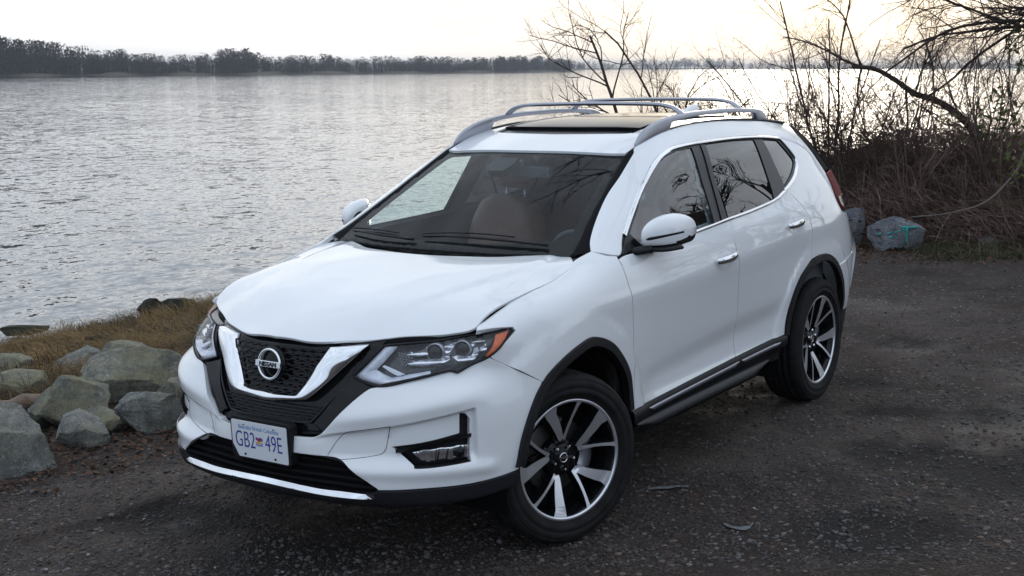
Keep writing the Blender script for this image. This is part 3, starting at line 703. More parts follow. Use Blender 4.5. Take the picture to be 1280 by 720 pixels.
    b = MB()
    for s, y0, y1, x0 in ((1, .10, -.52, 0), (-1, -.36, -.70, 0)):
        pass
    # wipers: arms lying along the lower glass edge
    for (ya, yb, xa, xb) in ((.56, -.10, -.345, -.285), (-.14, -.62, -.262, -.375)):
        y = np.linspace(ya, yb, 14); x = np.linspace(xa, xb, 14)+.02*np.sin(np.linspace(0, pi, 14))
        b.tube(np.stack([x, y, Zshield(x, y)+.020+.006*np.sin(np.linspace(0, pi, 14))], 1), np.linspace(.010, .005, 14), 6, flat=(1, .7))
        y2 = np.linspace((ya+yb)/2+.02, yb-.04 if yb < ya else yb, 10); y2 = np.linspace(ya*.72+yb*.28, yb-.02, 14); x2 = np.interp(y2, [min(ya, yb), max(ya, yb)], [xb, xa])-.028
        b.tube(np.stack([x2, y2, Zshield(x2, y2)+.012], 1), .0035, 6)
    b.build('wiper', BLACKP, P)
    # ---- roof -----------------------------------------------------------------------
    rf = [(-.999, 0), (-1.015, .25), (-1.05, .45), (-1.083, .538), (-1.20, .543), (-1.6, .546), (-2.4, .546), (-2.9, .540), (-3.08, .530), (-3.2, .47), (-3.24, .25), (-3.25, 0)]
    so = [(-1.285, 0), (-1.30, .20), (-1.33, .36), (-1.365, .415), (-1.45, .428), (-2.35, .43), (-2.45, .42), (-2.48, .38), (-2.5, 0)]
    roof = panel('roof', symy(rf), Ltop(Zroof), P, PAINT, up, holes=[symy(so)], sp=.03, bsp=.012, thick=.012, edge=.005, corner=50)
    s1 = [(-1.292, 0), (-1.307, .20), (-1.337, .356), (-1.37, .409), (-1.41, .418), (-1.425, .40), (-1.395, .2), (-1.39, 0)]
    dfl = panel('sunroof_deflector', symy(s1), Ltop(Zroof, -.004), roof, ROOFG, up, sp=.04, thick=.02, edge=.003)
    s2 = [(-1.405, 0), (-1.412, .2), (-1.44, .40), (-1.455, .421), (-2.35, .422), (-2.44, .413), (-2.47, .375), (-2.49, 0)]
    panel('sunroof_glass', symy(s2), Ltop(Zroof, .008), roof, ROOFG, up, sp=.05, thick=.03, edge=.005)
    b = MB(); x = np.linspace(-2.66, -2.95, 12); t = np.linspace(0, 1, 12)
    h = np.interp(t, [0, .3, .7, .92, 1], [0.002, .028, .066, .076, .0]); wd = np.interp(t, [0, .5, 1], [.012, .024, .020])
    G = []
    for i in range(12):
        zb = float(Zroof(x[i], 0.)); G.append([(x[i], wd[i]*cos(a), zb-.004+max(h[i], .003)*sin(a)**.8) for a in np.linspace(0, pi, 11)])
    b.grid(G); b.build('shark_fin_antenna', PAINT, roof)
    # ditch channels and rails
    for s in (1, -1):
        x = np.linspace(-1.12, -2.95, 50); b = MB()
        ye = np.full(50, .556); 
        b.tube(np.stack([x, s*ye, Zroof(x, ye)-np.interp(-x, [1.15, 1.4], [.010, .002])], 1), np.interp(-x, [1.1, 1.3], [.010, .016]), 8, flat=(1, .7))
        b.build('roof_channel', BLACKP, roof)
        # rail: fin-shaped front foot, slim bar, rear foot
        X = np.array([-1.155, -1.20, -1.28, -1.38, -1.48, -1.6, -1.8, -2.1, -2.4, -2.55, -2.63, -2.69, -2.72])
        top = np.array([1.602, 1.638, 1.672, 1.698, 1.713, 1.724, 1.733, 1.735, 1.727, 1.718, 1.708, 1.685, 1.655])
        bx = pchip(X[::-1], top[::-1]); xs = np.linspace(-1.155, -2.72, 90); tz = bx(xs); base = Zroof(xs, 0*xs+.553)-.004
        th = np.interp(-xs, [1.155, 1.30, 1.42, 1.50, 1.6, 2.45, 2.55, 2.60, 2.72], [.2, .2, .2, .030, .026, .026, .030, .2, .2])
        lowr = np.maximum(base, tz-th); lowr = np.minimum(lowr, tz-.004)
        wd = np.interp(-xs, [1.155, 1.25, 1.5, 2.6, 2.72], [.006, .014, .017, .016, .010])
        G = []
        for i in range(len(xs)):
            a, c = tz[i], lowr[i]; yy = .555; lean = -.10*(a-base[i])
            G.append([(xs[i], s*(yy+wd[i]), c), (xs[i], s*(yy+wd[i]+lean*.9), a-.006), (xs[i], s*(yy+wd[i]*.5+lean), a), (xs[i], s*(yy-wd[i]*.5+lean), a), (xs[i], s*(yy-wd[i]+lean*.9), a-.006), (xs[i], s*(yy-wd[i]), c)])
        b = MB(); g = np.array(G); g = np.concatenate([g, g[:, :1]], 1); b.grid(g); b.add(G[0], [(0, 1, 2, 3, 4, 5)]); b.add(G[-1], [(0, 1, 2, 3, 4, 5)])
        b.build('roof_rail', SILVER, roof, bevel=.003)
    for x0, x1 in ((-1.62, -1.70), (-2.27, -2.46)):
        yy = np.array([-.548, -.535, -.50, -.45, -.40, -.30, -.15, 0, .15, .30, .40, .45, .50, .535, .548]); zz = np.array([1.722, 1.735, 1.757, 1.770, 1.775, 1.778, 1.780, 1.781, 1.780, 1.778, 1.775, 1.770, 1.757, 1.735, 1.722])
        xm = x0+(x1-x0)*.5; q = crom(np.stack([0*yy+xm, yy, zz], 1), 4); b = MB()
        b.tube(q, .024, 10, flat=(1.25, .45)); b.build('roof_crossbar', SILVER, roof)
    # ---- body sides ------------------------------------------------------------------
    A_out = [(.393, .425), (.351, .558), (.269, .694), (.177, .770), (.08, .815), (-.03, .846), (-.14, .858), (-.265, .820), (-.361, .753), (-.465, .627), (-.4990, .462)]
    def circ(cx, r, a0, a1, n=26): return [(cx+r*cos(t), HW+r*sin(t)*1.0) for t in np.linspace(radians(a0), radians(a1), n)]
    R_out = [(-2.204, .484), (-2.230, .584), (-2.290, .708), (-2.395, .800), (-2.50, .850), (-2.66, .874), (-2.80, .860), (-2.93, .795), (-3.04, .690), (-3.10, .575), (-3.115, .47)]
    belt = [(-.478, 1.150), (-.545, 1.150), (-.75, 1.153), (-1.19, 1.169), (-1.519, 1.186)]
    belt2 = [(-1.529, 1.187), (-1.9, 1.205), (-2.19, 1.228), (-2.361, 1.260)]
    chrome_o = [(-.520, 1.166), (-.608, 1.235), (-.85, 1.382), (-1.02, 1.470), (-1.169, 1.534), (-1.27, 1.562), (-1.372, 1.580), (-1.627, 1.588), (-2.0, 1.588), (-2.35, 1.576), (-2.60, 1.556), (-2.655, 1.545), (-2.70, 1.49), (-2.735, 1.435), (-2.735, 1.405), (-2.70, 1.375), (-2.60, 1.328), (-2.47, 1.288), (-2.361, 1.263)]
    B_line = [(-1.519, 1.186), (-1.505, 1.172), (-1.548, 1.076), (-1.573, .955), (-1.60, .80), (-1.625, .62), (-1.632, .467)]
    D_line = [(-.474, 1.140), (-.474, 1.067), (-.495, .922), (-.513, .777), (-.519, .60), (-.519, .452)]
    Rd_line = [(-2.361, 1.260), (-2.45, 1.215), (-2.53, 1.12), (-2.556, 1.015), (-2.550, .94), (-2.54, .868)]
    out = []
    for s in (1, -1):
        LS = Lside()
        zz_ = np.linspace(.93, 1.24, 600); top_ = []
        hb = smooth_loop(np.array(symy(hood_half)), .02, 50); hb = hb[(hb[:, 1] > .665) & (hb[:, 0] < .44) & (hb[:, 0] > -.312)]; hb = hb[np.argsort(-hb[:, 0])]
        for hx, hy in hb[::2]:
            yv = Yside(np.full(600, hx), zz_); q_ = np.where((yv[:-1] >= hy+.003) & (yv[1:] < hy+.003))[0]
            if len(q_): top_.append((hx, float(zz_[q_[-1]])))
        fender = [(.455, .9765)]+top_+[(-.385, 1.180), (-.42, 1.160), (-.470, 1.152)]+[(x+.005, z) for x, z in D_line]+[(-.503, .450)]+[(x+.0, z+.0) for x, z in A_out[::-1][:-3]]+[(.222, .738), (.33, .8035), (.432, .8635), (.447, .880), (.358, .936), (.316, .961), (.324, .976), (.39, .980)]
        panel('fender', fender, LS, P, PAINT, (0, s, 0) if s > 0 else lf, sp=.03, bsp=.010, thick=.02, side=s, corner=40, edge=.0035)
        fd = D_line[::-1]+belt[1:]+B_line[2:]+[(-1.1, .455)]
        door = panel('front_door', fd, LS, P, PAINT, lf, sp=.03, bsp=.012, thick=.02, side=s, corner=40, edge=.0035)
        rd = [(x-.006, z) for x, z in B_line[::-1]][:-1]+belt2+Rd_line[1:]+[(-2.475, .842), (-2.38, .796), (-2.30, .727), (-2.245, .640), (-2.215, .55), (-2.206, .488), (-1.9, .472)]
        rdoor = panel('rear_door', rd, LS, P, PAINT, lf, sp=.03, bsp=.012, thick=.02, side=s, corner=40, edge=.0035)
        # side frame: pillars and roof edge above the windows, with the rear quarter in one sheet
        frame = [(-.385, 1.180), (-.45, 1.222), (-.60, 1.308), (-.75, 1.388), (-.90, 1.460), (-1.02, 1.520), (-1.10, 1.560), (-1.163, 1.592), (-1.394, 1.641), (-1.689, 1.666), (-2.0, 1.670), (-2.377, 1.656), (-2.693, 1.638), (-2.96, 1.614), (-3.065, 1.604), (-3.03, 1.575), (-2.985, 1.555), (-2.99, 1.53), (-3.06, 1.43), (-3.12, 1.31), (-3.115, 1.24), (-3.10, 1.17), (-3.125, 1.105), (-3.18, 1.066), (-3.40, 1.035), (-3.40, .80), (-3.2, .795), (-2.985, .762)]+[(-2.93, .797), (-2.80, .862), (-2.66, .876), (-2.546, .868)]+[(x-.006, z) for x, z in Rd_line[::-1]][1:-1]+[(-2.366, 1.265)]+chrome_o[::-1][1:]+[(-.475, 1.156)]
        quarter = panel('side_frame', frame, LS, P, PAINT, lf, sp=.03, bsp=.012, thick=.02, side=s, corner=40, edge=.0035)
        rb = [(-2.955, .772), (-3.2, .790), (-3.40, .795), (-3.60, .795), (-3.60, .50), (-3.40, .47), (-3.112, .47), (-3.10, .575), (-3.04, .690)]
        panel('rear_bumper_side', rb, Lside(.004), P, PAINT, lf, sp=.03, thick=.02, side=s, edge=.0035)
        rbl = [(-3.112, .465), (-3.40, .465), (-3.58, .495), (-3.55, .32), (-3.2, .28), (-3.1, .33)]
        panel('rear_valance', rbl, Lside(.002), P, BLACKP, lf, sp=.04, thick=.02, side=s, edge=.0035)
        # arch claddings
        for nm, O, cx, ri in (('arch_cladding', A_out, -.035, .43), ('arch_cladding', R_out, -2.675, .43)):
            o_ = np.array(O); c = np.array([cx, HW]); wd = .040
            i_ = [tuple(c+(p-c)*(1-wd/np.linalg.norm(p-c))) for p in o_]
            if cx > -1: i_[0] = (i_[0][0]-.004, .425)
            ring = [tuple(p) for p in o_]+i_[::-1]
            panel('arch_cladding', ring, Lside(.010), P, BLACKP, lf, sp=.03, bsp=.012, thick=.03, side=s, edge=.004, roundn=.9, corner=50)
        # wheel wells
        for cx in (-.03, -2.69):
            b = MB(); G = []
            for t in np.linspace(-.35, pi+.35, 32):
                G.append([(cx+.44*cos(t), s*y, HW+.44*sin(t)) for y in (.42, .60, .83)])
            b.grid(G); b.add([(cx+.44*cos(t), s*.42, HW+.44*sin(t)) for t in np.linspace(-.35, pi+.35, 32)], [tuple(range(32))])
            b.build('wheel_well', DARK, P)
        # sill
        b = MB(); xs = np.linspace(-.49, -2.215, 40); ys = Yside(xs, 0*xs+.46)
        zt = np.interp(-xs, [.5, 2.21], [.446, .482])
        prof = [(-.012, .004), (.006, .002), (.013, -.006), (.015, -.018), (.014, -.048), (.004, -.056), (-.020, -.064)]
        b.grid([[(x, s*(y+o), z+h) for o, h in prof]+[(x, s*(y-.035), .372), (x, s*(y-.04), .345)] for x, y, z in zip(xs, ys, zt)])
        sill = b.build('sill_cladding', BLACKP, P)
        b = MB(); xs2 = np.linspace(-.56, -2.06, 40); y2 = Yside(xs2, 0*xs2+.46)
        w2 = np.interp(-xs2, [.56, .74, 1.85, 2.06], [.05, 1, 1, .1])
        b.grid([[(x, s*(y-.030), .378), (x, s*(y-.014), .374), (x, s*(y-.010+.022*k), .371-.036*k), (x, s*(y-.012+.020*k), .366-.036*k), (x, s*(y-.06), .325)] for x, y, k in zip(xs2, y2, w2)])
        b.build('sill_step', SATINB, sill)
        b = MB()
        for xa, xb in ((-.655, -1.635), (-1.665, -2.125)):
            x = np.linspace(xa, xb, 20); y = Yside(x, 0*x+.46); z = np.interp(-x, [.5, 2.21], [.446, .482]); tp = np.minimum(1, np.minimum((xa-x)/.04+.05, (x-xb)/.03+.3))
            b.grid([[(p, s*(q+.0135), r-.020), (p, s*(q+.0175), r-.020-.003*k), (p, s*(q+.0195), r-.020-.019*k), (p, s*(q+.0135), r-.020-.022*k)] for p, q, r, k in zip(x, y, z, tp)])
        b.build('sill_strip', SILVER, sill)
        # lower sill return (dark underside)
        b = MB(); b.grid([[(x, s*(y-.038), .348), (x, s*(y-.22), .27)] for x, y, z in zip(xs, ys, zt)]); b.build('sill_underside', DARK, sill)
        # ---- windows -----------------------------------------------------------------
        gf = [(-.640, 1.2035), (-.660, 1.232), (-.80, 1.320), (-.912, 1.393), (-1.108, 1.489), (-1.262, 1.536), (-1.40, 1.556), (-1.531, 1.560), (-1.49, 1.42), (-1.443, 1.25), (-1.425, 1.196), (-1.207, 1.187), (-.9, 1.180), (-.66, 1.176)]
        gr = [(-1.695, 1.568), (-2.0, 1.568), (-2.298, 1.556), (-2.262, 1.42), (-2.205, 1.262), (-2.185, 1.240), (-1.9, 1.219), (-1.572, 1.205), (-1.62, 1.38)]
        gq = [(-2.41, 1.550), (-2.585, 1.536), (-2.61, 1.530), (-2.66, 1.47), (-2.692, 1.428), (-2.692, 1.408), (-2.66, 1.388), (-2.56, 1.345), (-2.395, 1.292), (-2.405, 1.42)]
        gl = panel('front_window', grow(gf, .030), Lside(-.0125), door, SIDEG, lf, sp=.025, bsp=.02, thick=0, side=s, edge=0)
        g2 = panel('rear_window', grow(gr, .030), Lside(-.0125), rdoor, PRIV, lf, sp=.025, bsp=.02, thick=0, side=s, edge=0)
        g3 = panel('quarter_window', grow(gq, .030), Lside(-.0125), quarter, PRIV, lf, sp=.025, bsp=.02, thick=0, side=s, edge=0)
        # black window frames: everything between the chrome strip and the panes
        ch = np.array(chrome_o[1:]); inn = [(-.520, 1.157)]+[(x, z) for x, z in chrome_o[1:]]+belt2[::-1]+[(-1.5, 1.187), (-1.19, 1.171), (-.75, 1.156)]
        fr_ = panel('window_frame', inn, Lside(-.006), quarter, SATINB, lf, holes=[gf, gr, gq], sp=.025, bsp=.012, thick=.004, side=s, edge=0, corner=30, roundn=0)
        b = MB(); top = crom(chrome_o[1:], 6); top = resample(top, .02); n = len(top)
        c0 = np.array([-1.7, 1.38]); d = c0-top; 
        T = np.gradient(top, axis=0); T /= np.linalg.norm(T, axis=1)[:, None]; Nn = np.stack([-T[:, 1], T[:, 0]], 1); Nn *= np.sign((Nn*d).sum(1))[:, None]
        def ribbon(p, nn, wd, o0=.003):
            G = []
            for t, o in ((0, -.004), (0, o0), (.25, o0+.003), (.75, o0+.003), (1, o0), (1, -.006)):
                q = p+nn*wd*t; G.append(np.stack([q[:, 0], s*(Yside(q[:, 0], q[:, 1])+o), q[:, 1]], -1))
            return np.stack(G, 1)
        b.grid(ribbon(top, Nn, .015))
        bl = resample(crom([(-2.361, 1.262), (-2.19, 1.230), (-1.9, 1.207), (-1.529, 1.189), (-1.19, 1.171), (-.85, 1.160), (-.60, 1.153)], 6), .03); b.grid(ribbon(bl, np.tile([0., 1.], (len(bl), 1)), .013))
        b.build('window_chrome', CHROME, quarter)
        # thin split line of the B pillar
        b = MB(); q = resample(np.array([(-1.63, 1.565), (-1.50, 1.20)]), .03); b.tube(np.stack([q[:, 0], s*(Yside(q[:, 0], q[:, 1])-.004), q[:, 1]], 1), .0035, 6); b.build('pillar_seam', DARK, fr_)
        # ---- handles ---------------------------------------------------------------------
        for par, xa, xb, za, zb in ((door, -1.30, -1.515, 1.021, 1.029), (rdoor, -2.205, -2.412, 1.091, 1.102)):
            xm = (xa+xb)/2; zm = (za+zb)/2
            y0 = float(Yside(xm, zm)); x = np.linspace(xa, xb, 14); t = np.linspace(0, 1, 14)
            z = np.linspace(za, zb, 14); y = Yside(x, z)+.012+.024*np.sin(np.pi*np.clip(t*1.0, 0, 1))**.6
            b = MB(); b.tube(np.stack([x, s*y, z], 1), np.interp(t, [0, .15, .6, 1], [.012, .015, .018, .017]), 10, flat=(.55, 1.15)); b.build('door_handle', CHROME, par)
            b = MB(); rr = []
            for k, a in enumerate(np.linspace(0, 2*pi, 33)):
                rr.append([(xm+.012+kx*.074*cos(a), s*(float(Yside(xm+.012+kx*.074*cos(a), zm-.006+kx*.05*sin(a)))+oo), zm-.006+kx*.05*sin(a)) for kx, oo in ((1.0, .0008), (.94, .0016), (.86, .0012), (.0, .0009))])
            b.grid(rr); b.build('handle_recess', PAINT, par)
        # ---- side mirror -------------------------------------------------------------------
        mir = side_mirror(P, s)
        # black garnish between windscreen and pillar
        wsx = np.array([(-.35, .70), (-.42, .672), (-.70, .617), (-.90, .577), (-1.075, .540), (-1.10, .536)]); wsx = resample(wsx, .03)
        fx = np.array([(-.385, 1.180), (-.45, 1.222), (-.60, 1.308), (-.75, 1.388), (-.90, 1.460), (-1.02, 1.520), (-1.10, 1.560), (-1.163, 1.592)]); fx = resample(fx, .03)
        n_ = 40; tt = np.linspace(0, 1, n_); wsx, fx = [np.stack([np.interp(tt, np.linspace(0, 1, len(q)), q[:, k]) for k in (0, 1)], 1) for q in (wsx, fx)]
        a_ = np.stack([wsx[:, 0], s*(wsx[:, 1]-.012), Zshield(wsx[:, 0], wsx[:, 1])-.004], -1); d_ = np.stack([fx[:, 0], s*(Yside(fx[:, 0], fx[:, 1])-.002), fx[:, 1]-.006], -1)
        b_ = a_*.75+d_*.25+[0, 0, .006]; c_ = a_*.3+d_*.7+[0, 0, .004]
        b = MB(); b.grid(np.stack([a_, b_, c_, d_], 1)); b.build('pillar_garnish', DARK, P)
        # tail lamp
        tl = [(-3.118, 1.305), (-3.112, 1.24), (-3.105, 1.175), (-3.135, 1.115), (-3.20, 1.080), (-3.33, 1.14), (-3.50, 1.20), (-3.46, 1.26), (-3.3, 1.31)]
        t_ = panel('tail_light', tl, Lside(.006), P, REDL, lf, sp=.03, thick=.03, side=s, edge=.006, roundn=.9)
        panel('reversing_lens', [(-3.145, 1.165), (-3.15, 1.118), (-3.20, 1.09), (-3.30, 1.135), (-3.32, 1.165)], Lside(.009), t_, GLOSSB, lf, sp=.03, thick=.004, side=s)
        ds = [(-3.07, 1.60), (-3.035, 1.572), (-2.99, 1.553), (-2.997, 1.53), (-3.066, 1.43), (-3.122, 1.31), (-3.3, 1.315), (-3.46, 1.27), (-3.40, 1.42), (-3.25, 1.57)]
        panel('hatch_side_trim', ds, Lside(-.010), P, DARK, lf, sp=.04, thick=.02, side=s)
        # backing behind the panel gaps and inner trim
        back = [(.40, .90), (.30, .98), (0, 1.04), (-.3, 1.10), (-.48, 1.13), (-1.5, 1.165), (-2.3, 1.215), (-2.9, 1.20), (-3.05, 1.08), (-3.35, 1.05), (-3.4, .5), (-3.2, .42)]+circ(-2.69, .475, 8, 172)+[(-2.2, .40), (-.52, .40)]+circ(-.03, .475, 172, 20)[1:]+[(.42, .60)]
        back = [(.40, .90), (.30, .98), (0, 1.04), (-.3, 1.10), (-.48, 1.13), (-1.5, 1.165), (-2.3, 1.215), (-2.9, 1.20), (-3.05, 1.08), (-3.35, 1.05), (-3.4, .5), (-3.2, .42)]+circ(-2.69, .475, 6, 174)[::1][0:0]+[tuple(p) for p in circ(-2.69, .48, 172, 8)][::-1][0:0]+[(-3.165, .43)]+circ(-2.69, .48, 172, 8)+[(-2.2, .40), (-.52, .40)]+circ(-.03, .48, 172, 22)
        panel('inner_side', back, Lside(-.045), P, DARK, lf, sp=.06, bsp=.03, thick=0, side=s, edge=0, raw=True)
        it = [(-.60, 1.20), (-.56, 1.27), (-.75, 1.36), (-1.05, 1.505), (-1.2, 1.565), (-1.7, 1.60), (-2.4, 1.60), (-2.8, 1.565), (-2.95, 1.50), (-2.95, 1.20), (-2.2, 1.19), (-1.5, 1.165), (-.8, 1.15)]
        panel('pillar_trim', it, Lside(-.045), P, LINER, lf, holes=[gf, gr, gq], sp=.02, bsp=.012, thick=0, side=s, edge=0)
        panel('door_trim', [(-.46, .5), (-.46, 1.13), (-.8, 1.165), (-1.5, 1.18), (-2.2, 1.21), (-2.9, 1.22), (-2.9, .5)], Lside(-.075), P, CABIN, lf, sp=.08, thick=0, side=s, edge=0)
    # ---- rear end (hidden from the photograph's side) -----------------------------------
    yy = np.linspace(-1, 1, 21)
    def rear(z): 
        t = np.interp(z, [.3, .5, .78, 1.05, 1.2, 1.35, 1.5, 1.6], [-3.60, -3.68, -3.72, -3.62, -3.58, -3.46, -3.33, -3.22])
        return t
    zz = np.linspace(.32, 1.60, 24); G = []
    for z in zz:
        xr = rear(z); hw = float(Yside(max(xr+.12, -3.5), z)); hw = min(hw, .92)
        G.append([(xr+.13*abs(t)**3, t*hw, z) for t in yy])
    b = MB(); b.grid(np.array(G)[:17]); b.build('tailgate', PAINT, P)
    b = MB(); b.grid(np.array(G)[16:]); b.build('tailgate_window', PRIV, P)
    sp = [(-3.24, 0), (-3.22, .3), (-3.09, .52), (-3.28, .49), (-3.42, .3), (-3.45, 0)]
    panel('roof_spoiler', symy(sp), Ltop(Zroof, .0), P, PAINT, up, sp=.05, thick=.025)
    # ---- floor and hidden dark core ------------------------------------------------------
    b = MB(); b.box((-1.36, 0, .27), (1.65, 1.5, .06)); b.box((-1.36, 0, .32), (3.9, .84, .10)); b.box((.52, 0, .34), (.40, 1.15, .06)); b.box((-3.28, 0, .36), (.35, 1.4, .06)); b.build('underbody', DARK, P)
    b = MB(); b.box((.02, 0, .62), (.95, .82, .6)); b.build('engine_bay', DARK, P)
    core = [(0, .30), (.9, .34), (1.1, .40), (1.1, .82), (.9, .925), (.5, .935), (0, .925)]
    panel('nose_backing', symm(core), Lnose(-.085), P, DARK, radial, sp=.06, thick=0, edge=0)
    panel('bonnet_backing', symy([(.74, 0), (.63, .38), (.40, .64), (-.3, .66), (-.25, .4), (-.18, 0)]), Ltop(Zhood, -.05), P, DARK, up, sp=.08, thick=0, edge=0)
    panel('headlining', symy([(-1.04, 0), (-1.12, .50), (-1.6, .53), (-2.9, .52), (-3.0, 0)]), Ltop(Zroof, -.035), P, LINER, up, sp=.1, thick=0, edge=0)
    build_cabin(P)
    for x, s, steer in ((0, 1, -20), (0, -1, -20), (-WB, 1, 0), (-WB, -1, 0)): build_wheel(P, x, s, steer)
    return car

def side_mirror(P, s):
    # rows of a shell: stations across y, closed section in x-z
    ys = .862+(np.array([.862, .875, .905, .945, .985, 1.015, 1.035, 1.046])-.862)*.72; zc = np.array([1.222, 1.226, 1.232, 1.236, 1.234, 1.230, 1.226, 1.224])
    ht = np.array([.034, .056, .070, .074, .071, .062, .048, .018])
    xf = np.array([-.660, -.632, -.626, -.642, -.680, -.728, -.790, -.875]); xr = np.array([-.740, -.790, -.832, -.868, -.898, -.920, -.935, -.940])
    G = []; ts = np.linspace(0, 2*pi, 37)
    for y, z, h, a, c_ in zip(ys, zc, ht, xf, xr):
        row = []; xm = c_+.35*(a-c_)
        for t in ts:
            c, q = cos(t), sin(t); cc = abs(c)**.8*np.sign(c); qq = abs(q)**.75*np.sign(q)
            row.append((xm+(a-xm)*max(cc, 0)+(xm-c_)*min(abs(c)**.3*np.sign(c), 0), s*y, z+h*qq-.012*max(cc, 0)))
        G.append(row)
    G = np.array(G)
    # refine along y
    Gf = np.stack([crom(G[:, k], 4) for k in range(G.shape[1])], 1)
    n = Gf.shape[0]; b = MB(); V = Gf; m = V.shape[1]
    F, MI = [], []
    for i in range(n-1):
        for j in range(m-1):
            z = V[i:i+2, j:j+2, 2].mean(); zrel = (z-np.interp(i, np.linspace(0, n-1, 8), zc))/max(np.interp(i, np.linspace(0, n-1, 8), ht), 1e-3)
            F.append((i*m+j, i*m+j+1, (i+1)*m+j+1, (i+1)*m+j)); MI.append(1 if zrel < -.72 else 0)
    b.add(V, F); b.mi = MI; b.add(V[0], [tuple(range(m-1))], 1); b.add(V[-1], [tuple(range(m-1))], 0)
    mirror = b.build('side_mirror', [PAINT, BLACKP], P)
    # turn signal line across the front face
    b = MB(); q = []
    yi = np.linspace(.900, .990, 18)
    for k, y in enumerate(yi):
        zf = 1.212+.016*(k/17); i = np.interp(y, [V[a, 0, 1]*s for a in range(n)], range(n)); i0 = int(min(i, n-2)); fr = i-i0; row = V[i0]*(1-fr)+V[i0+1]*fr
        front = row[:19][row[:19, 0] > row[:, 0].mean()-.02]; front = np.vstack([row[28:], row[:10]]); o = np.argsort(front[:, 2]); xx = np.interp(zf, front[o, 2], front[o, 0])
        hh = .0065*(1-.4*k/17) if k > 2 else .002*(k+1); q.append([(xx-.006, s*y, zf+hh+.002), (xx+.002, s*(y+.001), zf+hh), (xx+.0025, s*(y+.001), zf-hh), (xx-.006, s*y, zf-hh-.002)])
    b.grid(q); b.build('mirror_signal', GLOSSB, mirror)
    b = MB()
    b.grid([[(xr[k]-.004, s*ys[k], zc[k]+ht[k]*.78*t) for t in (-1, 0, 1)] for k in range(1, 7)]); b.build('mirror_glass', CHROME, mirror)
    b = MB(); b.tube(crom([(-.62, s*.82, 1.150), (-.63, s*.865, 1.158), (-.66, s*.91, 1.166)], 4), .026, 10, flat=(1.5, .75)); b.tube(crom([(-.67, s*.89, 1.164), (-.72, s*.94, 1.160), (-.79, s*.975, 1.164)], 6), .018, 10, flat=(2.6, .75)); b.build('mirror_stalk', BLACKP, mirror)
    sail = [(-.505, 1.158), (-.600, 1.218), (-.640, 1.242), (-.668, 1.20), (-.70, 1.163)]
    panel('mirror_sail', sail, Lside(.002), mirror, GLOSSB, (0, 1, 0), sp=.04, thick=.012, side=s)
    return mirror

